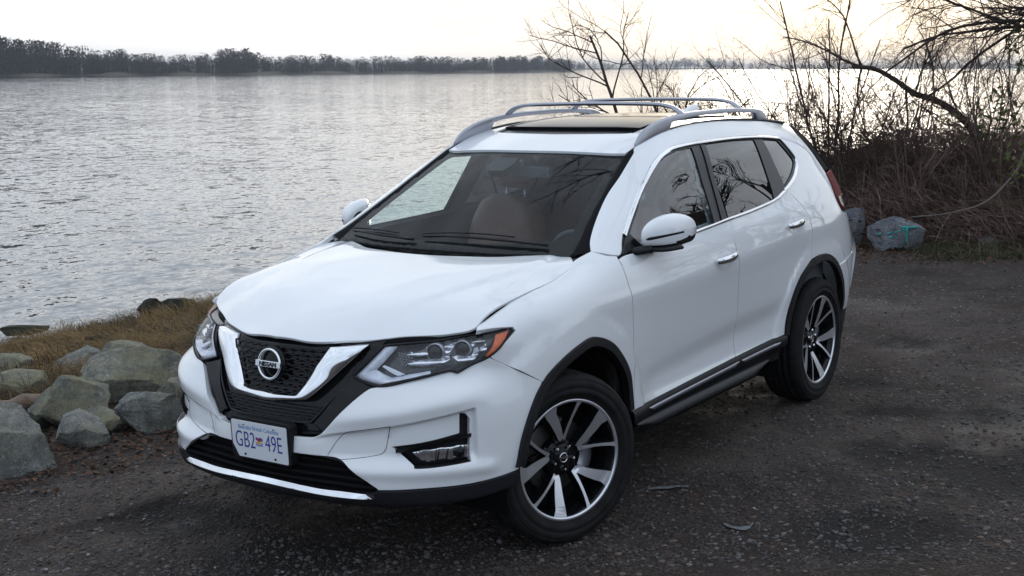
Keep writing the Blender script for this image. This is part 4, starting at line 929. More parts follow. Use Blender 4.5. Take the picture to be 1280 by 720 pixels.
def build_wheel(P, x, s, steer):
    """wheel built with its outer face towards +y, then turned to its side of the car"""
    M = Matrix.Translation((x, s*.7975, HW))@Matrix.Rotation(radians(steer), 4, 'Z')@(Matrix.Identity(4) if s > 0 else Matrix.Rotation(pi, 4, 'Z'))
    random.seed(3); sp0 = radians(-5 if s > 0 else 8) if x == 0 else radians(37)
    def put(o): o.data.transform(M); return o
    # black barrel and hub = the wheel itself
    b = MB(); b.lathe([(.249, .104), (.244, .100), (.236, .070), (.228, .02), (.225, -.10), (.25, -.108)], 72)
    b.lathe([(0, .058), (.030, .058), (.036, .055), (.052, .050), (.072, .046), (.082, .036), (.088, .01)], 60); b.lathe([(.0, .0), (.225, -.02)], 60, mi=1)
    wheel = put(b.build('wheel', [GLOSSB, DARK], P))
    b = MB(); pr = [(.250, -.100), (.262, -.112), (.295, -.121), (.325, -.120), (.345, -.112), (.357, -.099), (.3632, -.080)]
    for g in (-.056, -.019, .019, .056): pr += [(.3660, g-.008), (.3585, g-.006), (.3585, g+.006), (.3660, g+.008)]
    pr += [(.3632, .080), (.357, .099), (.345, .112), (.341, .1135), (.339, .1125), (.336, .1165), (.325, .120), (.312, .1215), (.3105, .1200), (.303, .1195), (.3015, .1215), (.290, .1205), (.284, .1195), (.2835, .1175), (.277, .1170), (.2765, .1150), (.262, .112), (.256, .106), (.250, .100)]
    k = 144; n = len(pr); V = []
    for i in range(k):
        t = 2*pi*i/k; dip = (i % 3 == 0)
        for j, (r, h) in enumerate(pr):
            rr = r
            if dip and (5 <= j <= 7 or n-20-2 <= j <= n-20+1) and r > .35: rr = r-.006
            V.append((rr*cos(t), h, rr*sin(t)))
    b.add(V, [(i*n+j, i*n+j+1, ((i+1) % k)*n+j+1, ((i+1) % k)*n+j) for i in range(k) for j in range(n-1)])
    put(b.build('tyre', TYRE, wheel))
    # machined rim lip and ten spoke faces (five broad, five narrow, joined in pairs at the hub)
    b = MB(); b.lathe([(.2535, .098), (.2655, .1045), (.2655, .1075), (.252, .1095), (.2475, .1075), (.2455, .102)], 90)
    def yface(r): return .058+.048*(np.clip((r-.07)/.18, 0, 1))**.8
    sides = MB()
    for q in range(5):
        a0 = sp0+q*2*pi/5
        P2 = lambda r, a: np.array([r*cos(a), r*sin(a)])
        # angles grow counter-clockwise seen from +y side (x to the left); broad spoke first, narrow one 36 degrees on
        aj = a0+radians(19)
        for kind in (0, 1):
            r = np.linspace(0.080, .2485, 16); t = (r-.08)/(.2485-.08)
            if kind == 0:
                ac = aj-radians(3)+(a0-aj+radians(3))*np.minimum(1, (t*1.25))**.55; wd = .011+.017*t**.7+.007*sstep(.75, 1, t)
            else:
                ac = aj+radians(4)+(a0+radians(36)-aj-radians(4))*t**.75; wd = .0085-.0022*np.sin(pi*t)+.003*sstep(.9, 1, t)
            c = np.stack([r*np.cos(ac), r*np.sin(ac)], 1); T = np.gradient(c, axis=0); T /= np.linalg.norm(T, axis=1)[:, None]; Nn = np.stack([-T[:, 1], T[:, 0]], 1)
            L, Rr = c+Nn*wd[:, None], c-Nn*wd[:, None]; y = yface(r)
            G = np.stack([np.stack([L[:, 0], y-.0015, L[:, 1]], 1), np.stack([L[:, 0]*.985+c[:, 0]*.015, y, L[:, 1]*.985+c[:, 1]*.015], 1), np.stack([Rr[:, 0]*.985+c[:, 0]*.015, y, Rr[:, 1]*.985+c[:, 1]*.015], 1), np.stack([Rr[:, 0], y-.0015, Rr[:, 1]], 1)], 1)
            b.grid(G, smooth=False)
            S_ = np.stack([np.stack([(L+Nn*.004)[:, 0], y-.045, (L+Nn*.004)[:, 1]], 1), np.stack([L[:, 0], y-.0016, L[:, 1]], 1), np.stack([Rr[:, 0], y-.0016, Rr[:, 1]], 1), np.stack([(Rr-Nn*.004)[:, 0], y-.045, (Rr-Nn*.004)[:, 1]], 1)], 1); sides.grid(S_, smooth=False)
        # joining web at the hub
        an = np.linspace(aj-radians(11), aj+radians(10), 9)
        b.grid([[(.080*cos(a), .0585, .080*sin(a)), (.090*cos(a), yface(.09)+.0004, .090*sin(a)), (.101*cos(a), yface(.101)+.0003, .101*sin(a))] for a in an])
        # hub arms under the faces
        for da in (0,):
            sides.grid([[(.055*cos(a), .050, .055*sin(a)), (.082*cos(a), .0545, .082*sin(a)), (.10*cos(a), .03, .10*sin(a))] for a in np.linspace(aj-radians(24), aj+radians(20), 9)])
    put(b.build('rim', MACH, wheel)); put(sides.build('spoke_backs', GLOSSB, wheel))
    b = MB(); b.lathe([(.0, .0635), (.024, .0625), (.027, .058)], 32); cap = put(b.build('hub_cap', GLOSSB, wheel))
    b = MB(); b.lathe([(.0175, .0632), (.0195, .0655), (.0215, .0632)], 40); b.box((0, .0645, 0), (.046, .003, .009)); put(b.build('hub_emblem', CHROME, cap))
    for q in range(5):
        a = sp0+radians(19+36)+q*2*pi/5; b = MB(); b.lathe([(0, .022), (.006, .021), (.0095, .016), (.0095, 0)], 6, axis='y', smooth=False)
        b.v = [v+np.array([.052*cos(a), .048, .052*sin(a)]) for v in b.v]; put(b.build('lug_nut', CHROME, wheel))
    # brake
    b = MB(); b.lathe([(.08, .03), (.155, .03), (.16, .028), (.16, .006), (.08, .006)], 60); b.v = [v-[0, .025, 0] for v in b.v]
    put(b.build('brake_disc', mat('brake_iron', (.10, .098, .095), .45, .8, noise=(60, .6, (.07, .06, .055))) if 'brake_iron' not in bpy.data.materials else bpy.data.materials['brake_iron'], wheel))
    b = MB(); G = []
    for a in np.linspace(radians(150), radians(215), 12): G.append([(.11*cos(a), .03, .11*sin(a)), (.125*cos(a), .042, .125*sin(a)), (.165*cos(a), .042, .165*sin(a)), (.18*cos(a), .02, .18*sin(a)), (.18*cos(a), -.03, .18*sin(a))])
    b.grid(G); put(b.build('brake_caliper', SILVER, wheel))

def build_cabin(P):
    # dashboard: swept section across the car
    b = MB(); G = []
    for y in np.linspace(-.72, .72, 25):
        hoodb = .035*math.exp(-((y-.37)/.20)**2); cx = -.05*(1-abs(y/.72)**3)
        G.append([(-.30+cx+.03, y, 1.085), (-.48+cx, y, 1.105), (-.66+cx, y, 1.120+hoodb), (-.80+cx, y, 1.095+hoodb), (-.86+cx, y, 1.02+hoodb), (-.84+cx, y, .90), (-.70+cx, y, .60)])
    b.grid(np.array(G)); dash = b.build('dashboard', CABIN, P, sub=1)
    b = MB(); c = np.array([-.98, .37, 1.02]); n = Vector((-.90, 0, .42)).normalized()
    R = np.array(n.to_track_quat('X', 'Z').to_matrix()); t = np.linspace(0, 2*pi, 41)
    ring = np.stack([0*t, .185*np.cos(t), .185*np.sin(t)], 1)@R.T+c; b.tube(ring, .015, 8, cap=False)
    for a in (0, pi, -pi/2): b.tube(np.array([[.0, .06*cos(a), .06*sin(a)], [0, .18*cos(a), .18*sin(a)]])@R.T+c, .016, 8)
    q = MB(); q.lathe([(0, -.03), (.06, -.025), (.075, 0), (.06, .03)], 24, axis='x'); b.add(q.v[0]@R.T+c, q.f); b.tube(np.array([c, c+np.array([.22, 0, -.10])]), .03, 8)
    b.build('steering_wheel', CABIN, P)
    def seat(x, y, w=.52, hr=True):
        def pad(pts, thick, width, name, par, m, k=14):
            """side profile swept across the width with bolsters"""
            pts = np.array(pts, float); pts = crom(pts, 9); T = np.gradient(pts, axis=0); T /= np.linalg.norm(T, axis=1)[:, None]; N = np.stack([T[:, 1], -T[:, 0]], 1)
            G = []
            for u in np.linspace(-1, 1, k):
                bol = .045*sstep(.45, .95, abs(u)); e = (1-abs(u)**5)**.5 if abs(u) < 1 else .05; ws_ = lambda p: 1-.36*float(sstep(1.05, 1.31, p[1]))**1.5-.42*float(sstep(1.235, 1.30, p[1]))
                G.append([(x+p[0]+nn[0]*(bol*e), y+u*width/2*ws_(p), p[1]+nn[1]*(bol*e)) for p, nn in zip(pts, N)]+[(x+p[0]-nn[0]*thick*e, y+u*width/2*ws_(p), p[1]-nn[1]*thick*e) for p, nn in zip(pts[::-1], N[::-1])])
            G = np.array(G); G = np.concatenate([G, G[:, :1]], 1); b = MB(); b.grid(G)
            for e in (0, -1): b.add(G[e][:-1], [tuple(range(G.shape[1]-1))])
            return b.build(name, m, par)
        back = pad([(-.42, 1.28), (-.40, 1.20), (-.345, 1.0), (-.27, .78), (-.24, .66)], .13, w*.92, 'seat', P, LEATH)
        cush = pad([(-.22, .66), (-.10, .665), (.12, .70), (.28, .71), (.31, .66)], .14, w, 'seat_cushion', back, LEATH)
        b = MB(); zs = np.linspace(0, 1, 9)
        G = []
        for v in np.linspace(0, pi, 9):
            G.append([(x-.455+.055*sin(v)*cos(t), y+.135*(abs(cos(t))**.6)*np.sign(cos(t))*0+.135*sin(t)*(sin(v)**.35), 1.42-.095*cos(v)) for t in np.linspace(0, 2*pi, 21)])
        b.grid(G); hrst = b.build('headrest', LEATH, back)
        for dy in (-.06, .06):
            b = MB(); b.tube([(x-.43, y+dy, 1.24), (x-.45, y+dy, 1.36)], .008, 6); b.build('headrest_post', SILVER, back)
    for y in (.37, -.37): seat(-1.02, y)
    for y in (.36, -.36): seat(-1.86, y, .60)
    b = MB(); b.box((-2.05, 0, .45), (2.6, 1.5, .05)); b.box((-1.2, 0, .62), (.9, .24, .36)); b.build('cabin_floor', CABIN, P, bevel=.02)
    b = MB(); b.box((-1.02, .03, 1.462), (.03, .23, .06)); b.tube([(-.985, 0, 1.49), (-.97, 0, 1.525)], .012, 6); b.build('interior_mirror', CABIN, P, bevel=.012)
# ---------------------------------------------------------------- the place
RNG = np.random.default_rng(11)
GN = W[:, 2]
WATER_Z = -1.02
def lattice(seed):
    g = np.random.default_rng(seed).random((64, 64))
    def f(x, y):
        x = np.asarray(x, float); y = np.asarray(y, float)
        i = np.floor(x).astype(int); j = np.floor(y).astype(int); a = x-i; b = y-j; a = a*a*(3-2*a); b = b*b*(3-2*b)
        G = lambda p, q: g[p % 64, q % 64]
        return (G(i, j)*(1-a)+G(i+1, j)*a)*(1-b)+(G(i, j+1)*(1-a)+G(i+1, j+1)*a)*b-.5
    return f
_l = [lattice(k) for k in range(6)]
def fbm(x, y, s, o=4):
    t = 0; a = 1.
    for k in range(o): t = t+a*_l[k](x*s+k*17.3, y*s-k*9.1); s *= 2.03; a *= .5
    return t
def rd(X, Y):
    return (X-EYE[0])*HR[0]+(Y-EYE[1])*HR[1], (X-EYE[0])*HF[0]+(Y-EYE[1])*HF[1]
def bank(r, d):
    """metres beyond the edge of the gravel lot (negative on the lot)"""
    s1 = -.79*(r+2.55)+.61*(d-6.45); s2 = (d-13.15)+.10*(r-4)
    return np.maximum(s1, np.where(r > 1.5, s2, -9))
def gheight(X, Y, fine=True):
    X = np.asarray(X, float); Y = np.asarray(Y, float); r, d = rd(X, Y)
    pl = -(GN[0]*X+GN[1]*Y)/GN[2]; pl = np.clip(pl, -.35, .45)
    wob = fbm(X, Y, .45, 3)*.5
    s = bank(r, d)+wob*.7
    drop = -.175*np.log1p(np.exp((s-1.3)*3.))/3.; drop = np.maximum(drop, -2.)+.02
    hump = .64*sstep(2.6, 5.2, r)*sstep(.5, 3.4, s)*(1+.5*fbm(X, Y, .5, 3)+.25*fbm(X, Y, 2.1, 3))*sstep(60, 25, r)*sstep(10.5, 6.5, s)
    drop_r = -1.9*sstep(5.5, 11, s)
    side = sstep(2.2, 4.2, r)
    z = pl+(drop*(1-side)+(hump+drop_r)*side)*(s > -1)
    z = z+sstep(.1, 1.0, s)*((.10+.12*sstep(1.5, 3., s))*fbm(X, Y, .9, 3)+.06*fbm(X, Y, 3., 3))
    if fine:
        lot = sstep(.4, -.3, s); z = z+lot*(.026*fbm(X, Y, .8, 3)+.016*fbm(X+7, Y, 3.7, 4))*sstep(1.2, 2.6, np.hypot(X+1.3, Y)*0+2.6)
        for (pr, pd, R_, h) in POTS:
            z = z-h*np.exp(-(((r-pr)/R_)**2+((d-pd)/(R_*.8))**2))
    return z
POTS = [(2.19, 7.92, .20, .032), (2.12, 7.17, .22, .036), (2.75, 7.05, .28, .03), (1.75, 8.4, .22, .026), (2.0, 6.45, .30, .03), (-1.55, 5.75, .30, .022), (2.45, 6.0, .34, .03), (2.75, 9.0, .22, .03), (1.55, 5.35, .36, .026), (-.9, 5.15, .34, .022)]
def ground():
    th = np.concatenate([np.linspace(-34, 34, 330), np.linspace(34, 326, 130)[1:-1]]); th = np.radians(th)
    ra = np.concatenate([np.linspace(.4, 3.2, 12, endpoint=False), np.geomspace(3.2, 22, 260, endpoint=False), np.geomspace(22, 320, 50)])
    T, R_ = np.meshgrid(th, ra, indexing='ij'); r = R_*np.sin(T); d = R_*np.cos(T)
    X = EYE[0]+HR[0]*r+HF[0]*d; Y = EYE[1]+HR[1]*r+HF[1]*d; Z = gheight(X, Y)
    b = MB(); G = np.stack([X, Y, Z], -1); b.grid(G, closeu=True); b.add(G[:, 0], [tuple(range(len(th)))])
    return b
def nodes(name):
    m = bpy.data.materials.new(name); m.use_nodes = True; n = m.node_tree; p = n.nodes['Principled BSDF']
    def N(t, **k):
        q = n.nodes.new('ShaderNode'+t)
        for a, b in k.items(): setattr(q, a, b)
        return q
    def L(a, b): n.links.new(a, b)
    def mixc(f, a, b):
        q = N('Mix', data_type='RGBA')
        for i, x in ((0, f), (6, a), (7, b)):
            if isinstance(x, (int, float)): q.inputs[i].default_value = x
            elif isinstance(x, tuple): q.inputs[i].default_value = (*x, 1)
            else: L(x, q.inputs[i])
        return q.outputs[2]
    def noise(vec, scale, detail=5, rough=.55):
        q = N('TexNoise'); q.inputs['Scale'].default_value = scale; q.inputs['Detail'].default_value = detail; q.inputs['Roughness'].default_value = rough
        if vec is not None: L(vec, q.inputs['Vector'])
        return q.outputs[0]
    def ramp(x, a, b, c=0., d=1.):
        q = N('MapRange'); q.interpolation_type = 'SMOOTHSTEP'
        for i, v in enumerate((a, b, c, d)): q.inputs[i+1].default_value = v
        L(x, q.inputs[0]); return q.outputs[0]
    def math_(op, a, b=0., clamp=False):
        q = N('Math', operation=op, use_clamp=clamp)
        for i, x in enumerate((a, b)):
            if isinstance(x, (int, float)): q.inputs[i].default_value = x
            else: L(x, q.inputs[i])
        return q.outputs[0]
    return m, n, p, N, L, mixc, noise, ramp, math_
def gravel_mat():
    m, n, p, N, L, mixc, noise, ramp, math_ = nodes('gravel')
    g = N('NewGeometry'); pos = g.outputs['Position']
    at = N('Attribute'); at.attribute_name = 'bank'
    def vor(scale, feat='F1'):
        v = N('TexVoronoi'); v.feature = feat; v.inputs['Scale'].default_value = scale; L(pos, v.inputs['Vector']); return v
    v1, v2, v3 = vor(46), vor(105), vor(17)
    base = mixc(ramp(noise(pos, 1.1, 7, .68), .40, .60), (0.0215, 0.0153, 0.0125), (0.0396, 0.0288, 0.0240))
    base = mixc(ramp(noise(pos, 1.7, 7, .7), .47, .60, 0, .9), base, (0.0408, 0.0237, 0.0163))
    def sepc(v):
        s = N('SeparateColor'); L(v.outputs['Color'], s.inputs[0]); return s
    s1, s2, s3 = sepc(v1), sepc(v2), sepc(v3)
    cov = ramp(noise(pos, 1.4, 6, .75), .40, .58, .10, 1.)
    st1 = mixc(ramp(s1.outputs[0], 0, 1), (0.0215, 0.0165, 0.0143), (0.0827, 0.0622, 0.0539))
    base = mixc(math_('MULTIPLY', ramp(s1.outputs[1], .38, .5), cov), base, st1)
    st2 = mixc(ramp(s2.outputs[0], .2, 1), (0.0173, 0.0130, 0.0116), (0.1151, 0.0876, 0.0747))
    base = mixc(math_('MULTIPLY', ramp(s2.outputs[1], .45, .52), cov), base, st2)
    base = mixc(ramp(s1.outputs[2], .972, .982, 0, .8), base, (0.2157, 0.1640, 0.1348))
    base = mixc(ramp(s3.outputs[2], .985, .99, 0, .35), base, (0.1151, 0.0650, 0.0409))
    damp = ramp(noise(pos, .8, 6, .7), .50, .62)
    base = mixc(math_('MULTIPLY', damp, .75), base, (0.0153, 0.0102, 0.0084))
    base = mixc(ramp(noise(pos, .42, 6, .65), .50, .62, 0, .75), base, mixc(ramp(s2.outputs[1], 0, 1), (0.0544, 0.0412, 0.0343), (0.1087, 0.0860, 0.0737)))
    # earth under the brush and grass
    earth = mixc(noise(pos, 7, 7, .7), (.030, .021, .015), (.085, .058, .040))
    at2 = N('Attribute'); at2.attribute_name = 'pot_dark'; base = mixc(ramp(math_('ADD', at2.outputs['Fac'], math_('MULTIPLY', math_('SUBTRACT', noise(pos, 6, 6, .7), .5), .9)), .30, .75, 0, .85), base, (.0105, .0085, .0075))
    fin = mixc(at.outputs['Fac'], base, earth); L(fin, p.inputs['Base Color'])
    L(ramp(damp, 0, 1, .90, .60), p.inputs['Roughness']); p.inputs['Specular IOR Level'].default_value = .3
    h = math_('ADD', math_('MULTIPLY', math_('SUBTRACT', .5, v1.outputs['Distance']), .55), math_('MULTIPLY', math_('SUBTRACT', .5, v2.outputs['Distance']), .30))
    h = math_('ADD', h, math_('MULTIPLY', noise(pos, 60, 6, .7), .5)); h = math_('ADD', h, math_('MULTIPLY', noise(pos, 9, 5, .6), .9))
    bu = N('Bump'); bu.inputs['Strength'].default_value = 1.; bu.inputs['Distance'].default_value = .022; L(h, bu.inputs['Height']); L(bu.outputs[0], p.inputs['Normal'])
    return m
def water_mat():
    m, n, p, N, L, mixc, noise, ramp, math_ = nodes('river_water')
    g = N('NewGeometry'); mp_ = N('Mapping'); L(g.outputs['Position'], mp_.inputs[0])
    mp_.inputs['Rotation'].default_value = (0, 0, -(YAW-pi/2)+radians(14)); mp_.inputs['Scale'].default_value = (.60, 1.05, 1.)
    p.inputs['Base Color'].default_value = (.020, .040, .060, 1); p.inputs['Roughness'].default_value = .05; p.inputs['IOR'].default_value = 1.6
    # wave slopes taken straight from noise, so that far ripples stay as steep as near ones
    def slope(scale, detail, k, off):
        v = N('VectorMath', operation='ADD'); L(mp_.outputs[0], v.inputs[0]); v.inputs[1].default_value = (off, off*1.7, off*.3)
        q = N('TexNoise'); q.inputs['Scale'].default_value = scale; q.inputs['Detail'].default_value = detail; q.inputs['Roughness'].default_value = .5; L(v.outputs[0], q.inputs['Vector'])
        w_ = N('VectorMath', operation='SUBTRACT'); L(q.outputs['Color'], w_.inputs[0]); w_.inputs[1].default_value = (.5, .5, .5)
        x = N('VectorMath', operation='SCALE'); L(w_.outputs[0], x.inputs[0]); x.inputs['Scale'].default_value = k; return x.outputs[0]
    def vadd(a, b):
        q = N('VectorMath', operation='ADD'); L(a, q.inputs[0]); L(b, q.inputs[1]); return q.outputs[0]
    sl = vadd(vadd(slope(.6, 2, .10, 3.), slope(2.5, 3, .26, 11.)), vadd(slope(8., 3, .30, 23.), slope(21., 2, .16, 37.)))
    e = noise(g.outputs['Position'], .03, 3, .5); gu = N('VectorMath', operation='SCALE'); L(sl, gu.inputs[0]); L(ramp(e, .35, .65, .65, 1.25), gu.inputs['Scale'])
    fl_ = N('VectorMath', operation='MULTIPLY'); L(gu.outputs[0], fl_.inputs[0]); fl_.inputs[1].default_value = (1, 1, 0)
    nn = N('VectorMath', operation='ADD'); L(fl_.outputs[0], nn.inputs[0]); nn.inputs[1].default_value = (0, 0, 1)
    nz_ = N('VectorMath', operation='NORMALIZE'); L(nn.outputs[0], nz_.inputs[0]); L(nz_.outputs[0], p.inputs['Normal'])
    return m
def rock_mat(name, c1, c2, moss, mossamt=.5):
    m, n, p, N, L, mixc, noise, ramp, math_ = nodes(name)
    t = N('TexCoord'); o = t.outputs['Object']
    base = mixc(ramp(noise(o, 7, 9, .72), .38, .62), c1, c2)
    base = mixc(ramp(noise(o, 110, 5, .75), .50, .62, 0, .75), base, tuple(x*.35 for x in c1)); base = mixc(ramp(noise(o, 48, 6, .75), .56, .66, 0, .6), base, tuple(min(1, x*1.7) for x in c2))
    g = N('NewGeometry'); s = N('SeparateXYZ'); L(g.outputs['Normal'], s.inputs[0])
    mm = math_('MULTIPLY', ramp(noise(o, 3.2, 7, .7), .5-.25*mossamt, .72-.2*mossamt), ramp(s.outputs[2], -.5, .6, .35, 1.)); base = mixc(math_('MULTIPLY', mm, mossamt, True), base, moss)
    L(base, p.inputs['Base Color']); p.inputs['Roughness'].default_value = .85; p.inputs['Specular IOR Level'].default_value = .25
    h = math_('ADD', noise(o, 14, 10, .78), math_('MULTIPLY', noise(o, 90, 5, .7), .45))
    bu = N('Bump'); bu.inputs['Strength'].default_value = 1.; bu.inputs['Distance'].default_value = .05; L(h, bu.inputs['Height']); L(bu.outputs[0], p.inputs['Normal'])
    return m
def plant_mat(name, cols, rough=.8, scale=3., trl=0.):
    m, n, p, N, L, mixc, noise, ramp, math_ = nodes(name)
    g = N('NewGeometry'); f = g.outputs['Random Per Island']; c = cols[0]
    k = noise(g.outputs['Position'], scale, 4, .6)
    c = mixc(f, cols[0], cols[1])
    if len(cols) > 2: c = mixc(ramp(k, .42, .62), c, cols[2])
    L(c, p.inputs['Base Color']); p.inputs['Roughness'].default_value = rough; p.inputs['Specular IOR Level'].default_value = .2
    return m
def stuff(o, label, cat): return tag(o, label, cat, kind='stuff')

GRAVEL = gravel_mat()
go = ground().build('ground', GRAVEL, fix=False); tag(go, kind='structure')
me = go.data; co = np.empty(len(me.vertices)*3); me.vertices.foreach_get('co', co); co = co.reshape(-1, 3)
r_, d_ = rd(co[:, 0], co[:, 1]); sb = bank(r_, d_)+.35*fbm(co[:, 0], co[:, 1], 2.2, 3)
st_ = sum(np.exp(-((r_-pr)/(R_*1.3))**2-((d_-pd)/(R_*1.0))**2) for pr, pd, R_, h in POTS); a_ = me.attributes.new('pot_dark', 'FLOAT', 'POINT'); a_.data.foreach_set('value', np.clip(st_, 0, 1))  # weight for darker ground towards each pothole centre
a_ = me.attributes.new('bank', 'FLOAT', 'POINT'); a_.data.foreach_set('value', sstep(-.25, .35, sb))
b = MB(); th = np.linspace(0, 2*pi, 97)[:-1]; ra = np.array([0, 12, 40, 120, 400, 1200, 4200.])
b.grid(np.stack([np.stack([EYE[0]+ra*cos(t), EYE[1]+ra*sin(t), 0*ra+WATER_Z], -1) for t in th]), closeu=True)
tag(b.build('river', water_mat()), kind='structure')

# ---- the car stands here
car = build_car()

# ---- boulders -----------------------------------------------------------------
def rock_mesh(dims, seed, cuts=9, rough=.10, sub=5):
    g = np.random.default_rng(seed); bm = bmesh.new(); bmesh.ops.create_icosphere(bm, subdivisions=sub, radius=1.)
    V = np.array([v.co[:] for v in bm.verts]); V = np.sign(V)*np.abs(V)**.80; V /= np.abs(V).max()
    for _ in range(cuts):
        nn = g.normal(size=3); nn /= np.linalg.norm(nn); h = g.uniform(.46, .82); dd = V@nn-h; V -= np.where(dd > 0, dd*.97, 0)[:, None]*nn
    ph = g.uniform(0, 40, 3)
    def n3(P, s): return _l[0](P[:, 0]*s+ph[0], P[:, 1]*s+ph[1])+_l[1](P[:, 1]*s+ph[1], P[:, 2]*s+ph[2])+_l[2](P[:, 2]*s+ph[2], P[:, 0]*s+ph[0])
    V *= (1+rough*(.7*n3(V, 1.3)+.4*n3(V, 3.1)+.34*n3(V, 7.)+.30*n3(V, 15.)))[:, None]
    V *= np.array(dims)/2
    for v, c in zip(bm.verts, V): v.co = c
    me = bpy.data.meshes.new('boulder'); bm.to_mesh(me); bm.free(); me.polygons.foreach_set('use_smooth', [True]*len(me.polygons)); me.set_sharp_from_angle(angle=radians(24)); return me
def place_rock(r, d, dims, seed, rot, material, label, sink=.30, cuts=9, tilt=0., group=None, cat='boulder', name='boulder', rough=.10, z=None):
    P = lvl(r, d); zz = float(gheight(P[0], P[1])) if z is None else z
    o = bpy.data.objects.new(name, rock_mesh(dims, seed, cuts, rough)); COL.objects.link(o); o.data.materials.append(material)
    o.location = (P[0], P[1], zz+dims[2]*(.5-sink)); o.rotation_euler = (radians(tilt), radians(tilt*.4), YAW-pi/2+radians(rot)); tag(o, label, cat, group); return o
RK_GREY = rock_mat('granite_grey', (.21, .215, .21), (.50, .51, .50), (.20, .19, .085), .50)
RK_MOSS = rock_mat('granite_mossy', (.22, .22, .205), (.52, .515, .47), (.26, .235, .095), .66)
RK_DARK = rock_mat('wet_rock', (.025, .027, .026), (.065, .068, .062), (.045, .050, .018), .6)
RK_BLUE = rock_mat('blue_grey_rock', (.20, .215, .245), (.40, .42, .455), (.09, .09, .06), .25)
GL = 'riprap boulders along the edge of the lot'
place_rock(-2.68, 6.50, (.74, .6, .54), 3, 10, RK_GREY, 'big grey green boulder at the left end of the row, nearest the viewer', .26, 13, group=GL)
place_rock(-2.58, 7.42, (.56, .42, .42), 21, -12, RK_MOSS, 'rounded yellow mossy boulder in front of the pale flat-sided slab, touching it', .28, 12, 4, group=GL)
place_rock(-2.36, 8.05, (.68, .44, .42), 34, 14, RK_MOSS, 'largest flat-sided pale slab boulder at the back of the boulder row', .28, 12, 6, group=GL)
place_rock(-2.00, 7.22, (.54, .42, .31), 47, 4, RK_GREY, 'pale grey low boulder at the right end of the row beside the bumper', .26, 12, group=GL)
place_rock(-2.38, 6.93, (.33, .31, .29), 58, 30, RK_GREY, 'small angular two-tone boulder in the leaf litter between larger boulders', .26, 10, 8, group=GL)
place_rock(-3.12, 8.15, (.56, .40, .32), 66, -10, RK_MOSS, 'mossy grey boulder behind the driftwood log', .28, 9, group=GL)
place_rock(-3.12, 9.35, (.62, .40, .34), 71, 12, RK_GREY, 'grey green boulder half buried in the dry grass above the row', .36, 8, 6, group=GL)
place_rock(-1.90, 8.15, (.50, .40, .38), 83, 40, RK_MOSS, 'mossy yellow boulder half hidden behind the front bumper', .3, 9, group=GL)
place_rock(-2.32, 7.22, (.30, .26, .18), 91, 0, RK_MOSS, 'dark mossy stone wedged under the yellow boulder', .3, 8, group=GL)
place_rock(-2.78, 7.30, (.30, .26, .20), 95, 50, RK_DARK, 'dark stone in the gap under the driftwood log', .3, 8, group=GL)
for r, d, dims, sd, m_, lab in ((-2.02, 7.72, (.34, .28, .24), 151, RK_MOSS, 'small mossy stone between the slab boulder and the pale low boulder'), (-1.62, 7.9, (.44, .36, .34), 153, RK_GREY, 'grey boulder peeking out behind the right headlight side of the bumper'),
    (-2.75, 9.0, (.46, .34, .28), 155, RK_MOSS, 'tan mossy boulder in the grass behind the slab boulder'), (-2.15, 9.3, (.5, .36, .34), 157, RK_GREY, 'grey boulder in the grass close to the headlight'), (-3.55, 8.9, (.5, .4, .3), 159, RK_MOSS, 'mossy boulder cut by the left picture edge behind the log'),
    (-3.7, 11.4, (.40, .30, .24), 161, RK_DARK, 'dark stone low in the grass halfway to the water')):
    place_rock(r, d, dims, sd, sd*7 % 60, m_, lab, .3, 11, group=GL)
place_rock(-5.60, 14.6, (.60, .4, .13), 101, 10, RK_DARK, 'flat dark slab of rock at the water, far left', .25, 10, cat='rock', name='shore_rock', z=WATER_Z+.05)
place_rock(-4.40, 15.7, (.36, .3, .30), 111, 0, RK_DARK, 'small pointed dark rock standing in the shallows', .2, 11, 10, cat='rock', name='shore_rock', z=WATER_Z+.03)
place_rock(-3.95, 15.2, (.46, .34, .24), 115, 20, RK_DARK, 'dark mossy rock under the grass at the waterline', .3, 10, cat='rock', name='shore_rock', z=WATER_Z+.16)
place_rock(3.60, 14.0, (.56, .44, .66), 121, 20, RK_BLUE, 'blue grey boulder close behind the rear bumper, without paint', .24, 11, cat='boulder')
rk = place_rock(4.02, 13.70, (.72, .42, .58), 133, -4, RK_BLUE, 'squared blue grey boulder sprayed with turquoise paint marks', .24, 12, cat='boulder')
place_rock(5.55, 14.7, (.62, .4, .40), 140, 10, rock_mat('ochre_rock', (.14, .11, .075), (.25, .20, .14), (.09, .085, .03), .5), 'ochre boulder deep in the brush at the right edge', .2, 9, cat='boulder')
place_rock(5.0, 13.7, (.24, .2, .16), 147, 10, RK_GREY, 'small pale stone in the grass in front of the brush', .25, 9, cat='rock', name='stone')
# turquoise spray paint on the squared boulder: strokes that follow the stone
from mathutils.bvhtree import BVHTree
bpy.context.view_layer.update()
bv = BVHTree.FromPolygons([rk.matrix_world@v.co for v in rk.data.vertices], [p.vertices[:] for p in rk.data.polygons])
PT = mat('turquoise_spray_paint', (.02, .42, .38), .6, noise=(30, .8, (.03, .30, .29)))
c0 = np.array(rk.location); b = MB()
def stroke(pts, wdt):
    q = []
    for u, v in pts:
        o = Vector(c0+HR*u+np.array([0, 0, v])-HF*2); h = bv.ray_cast(o, Vector(HF))
        if h[0] is not None: q.append(np.array(h[0])+np.array(h[1])*.002)
    if len(q) > 1:
        b = MB(); b.tube(np.array(q), wdt, 6); b.build('paint_stroke', PT, rk, fix=False).matrix_parent_inverse = rk.matrix_world.inverted()
T = np.linspace(0, 1, 7)
stroke([(.02+.17*t, .105-.005*t) for t in T], .012); stroke([(.075+.012*t, .10-.17*t) for t in T], .013); stroke([(.03+.03*t, .085-.01*t) for t in T], .010)
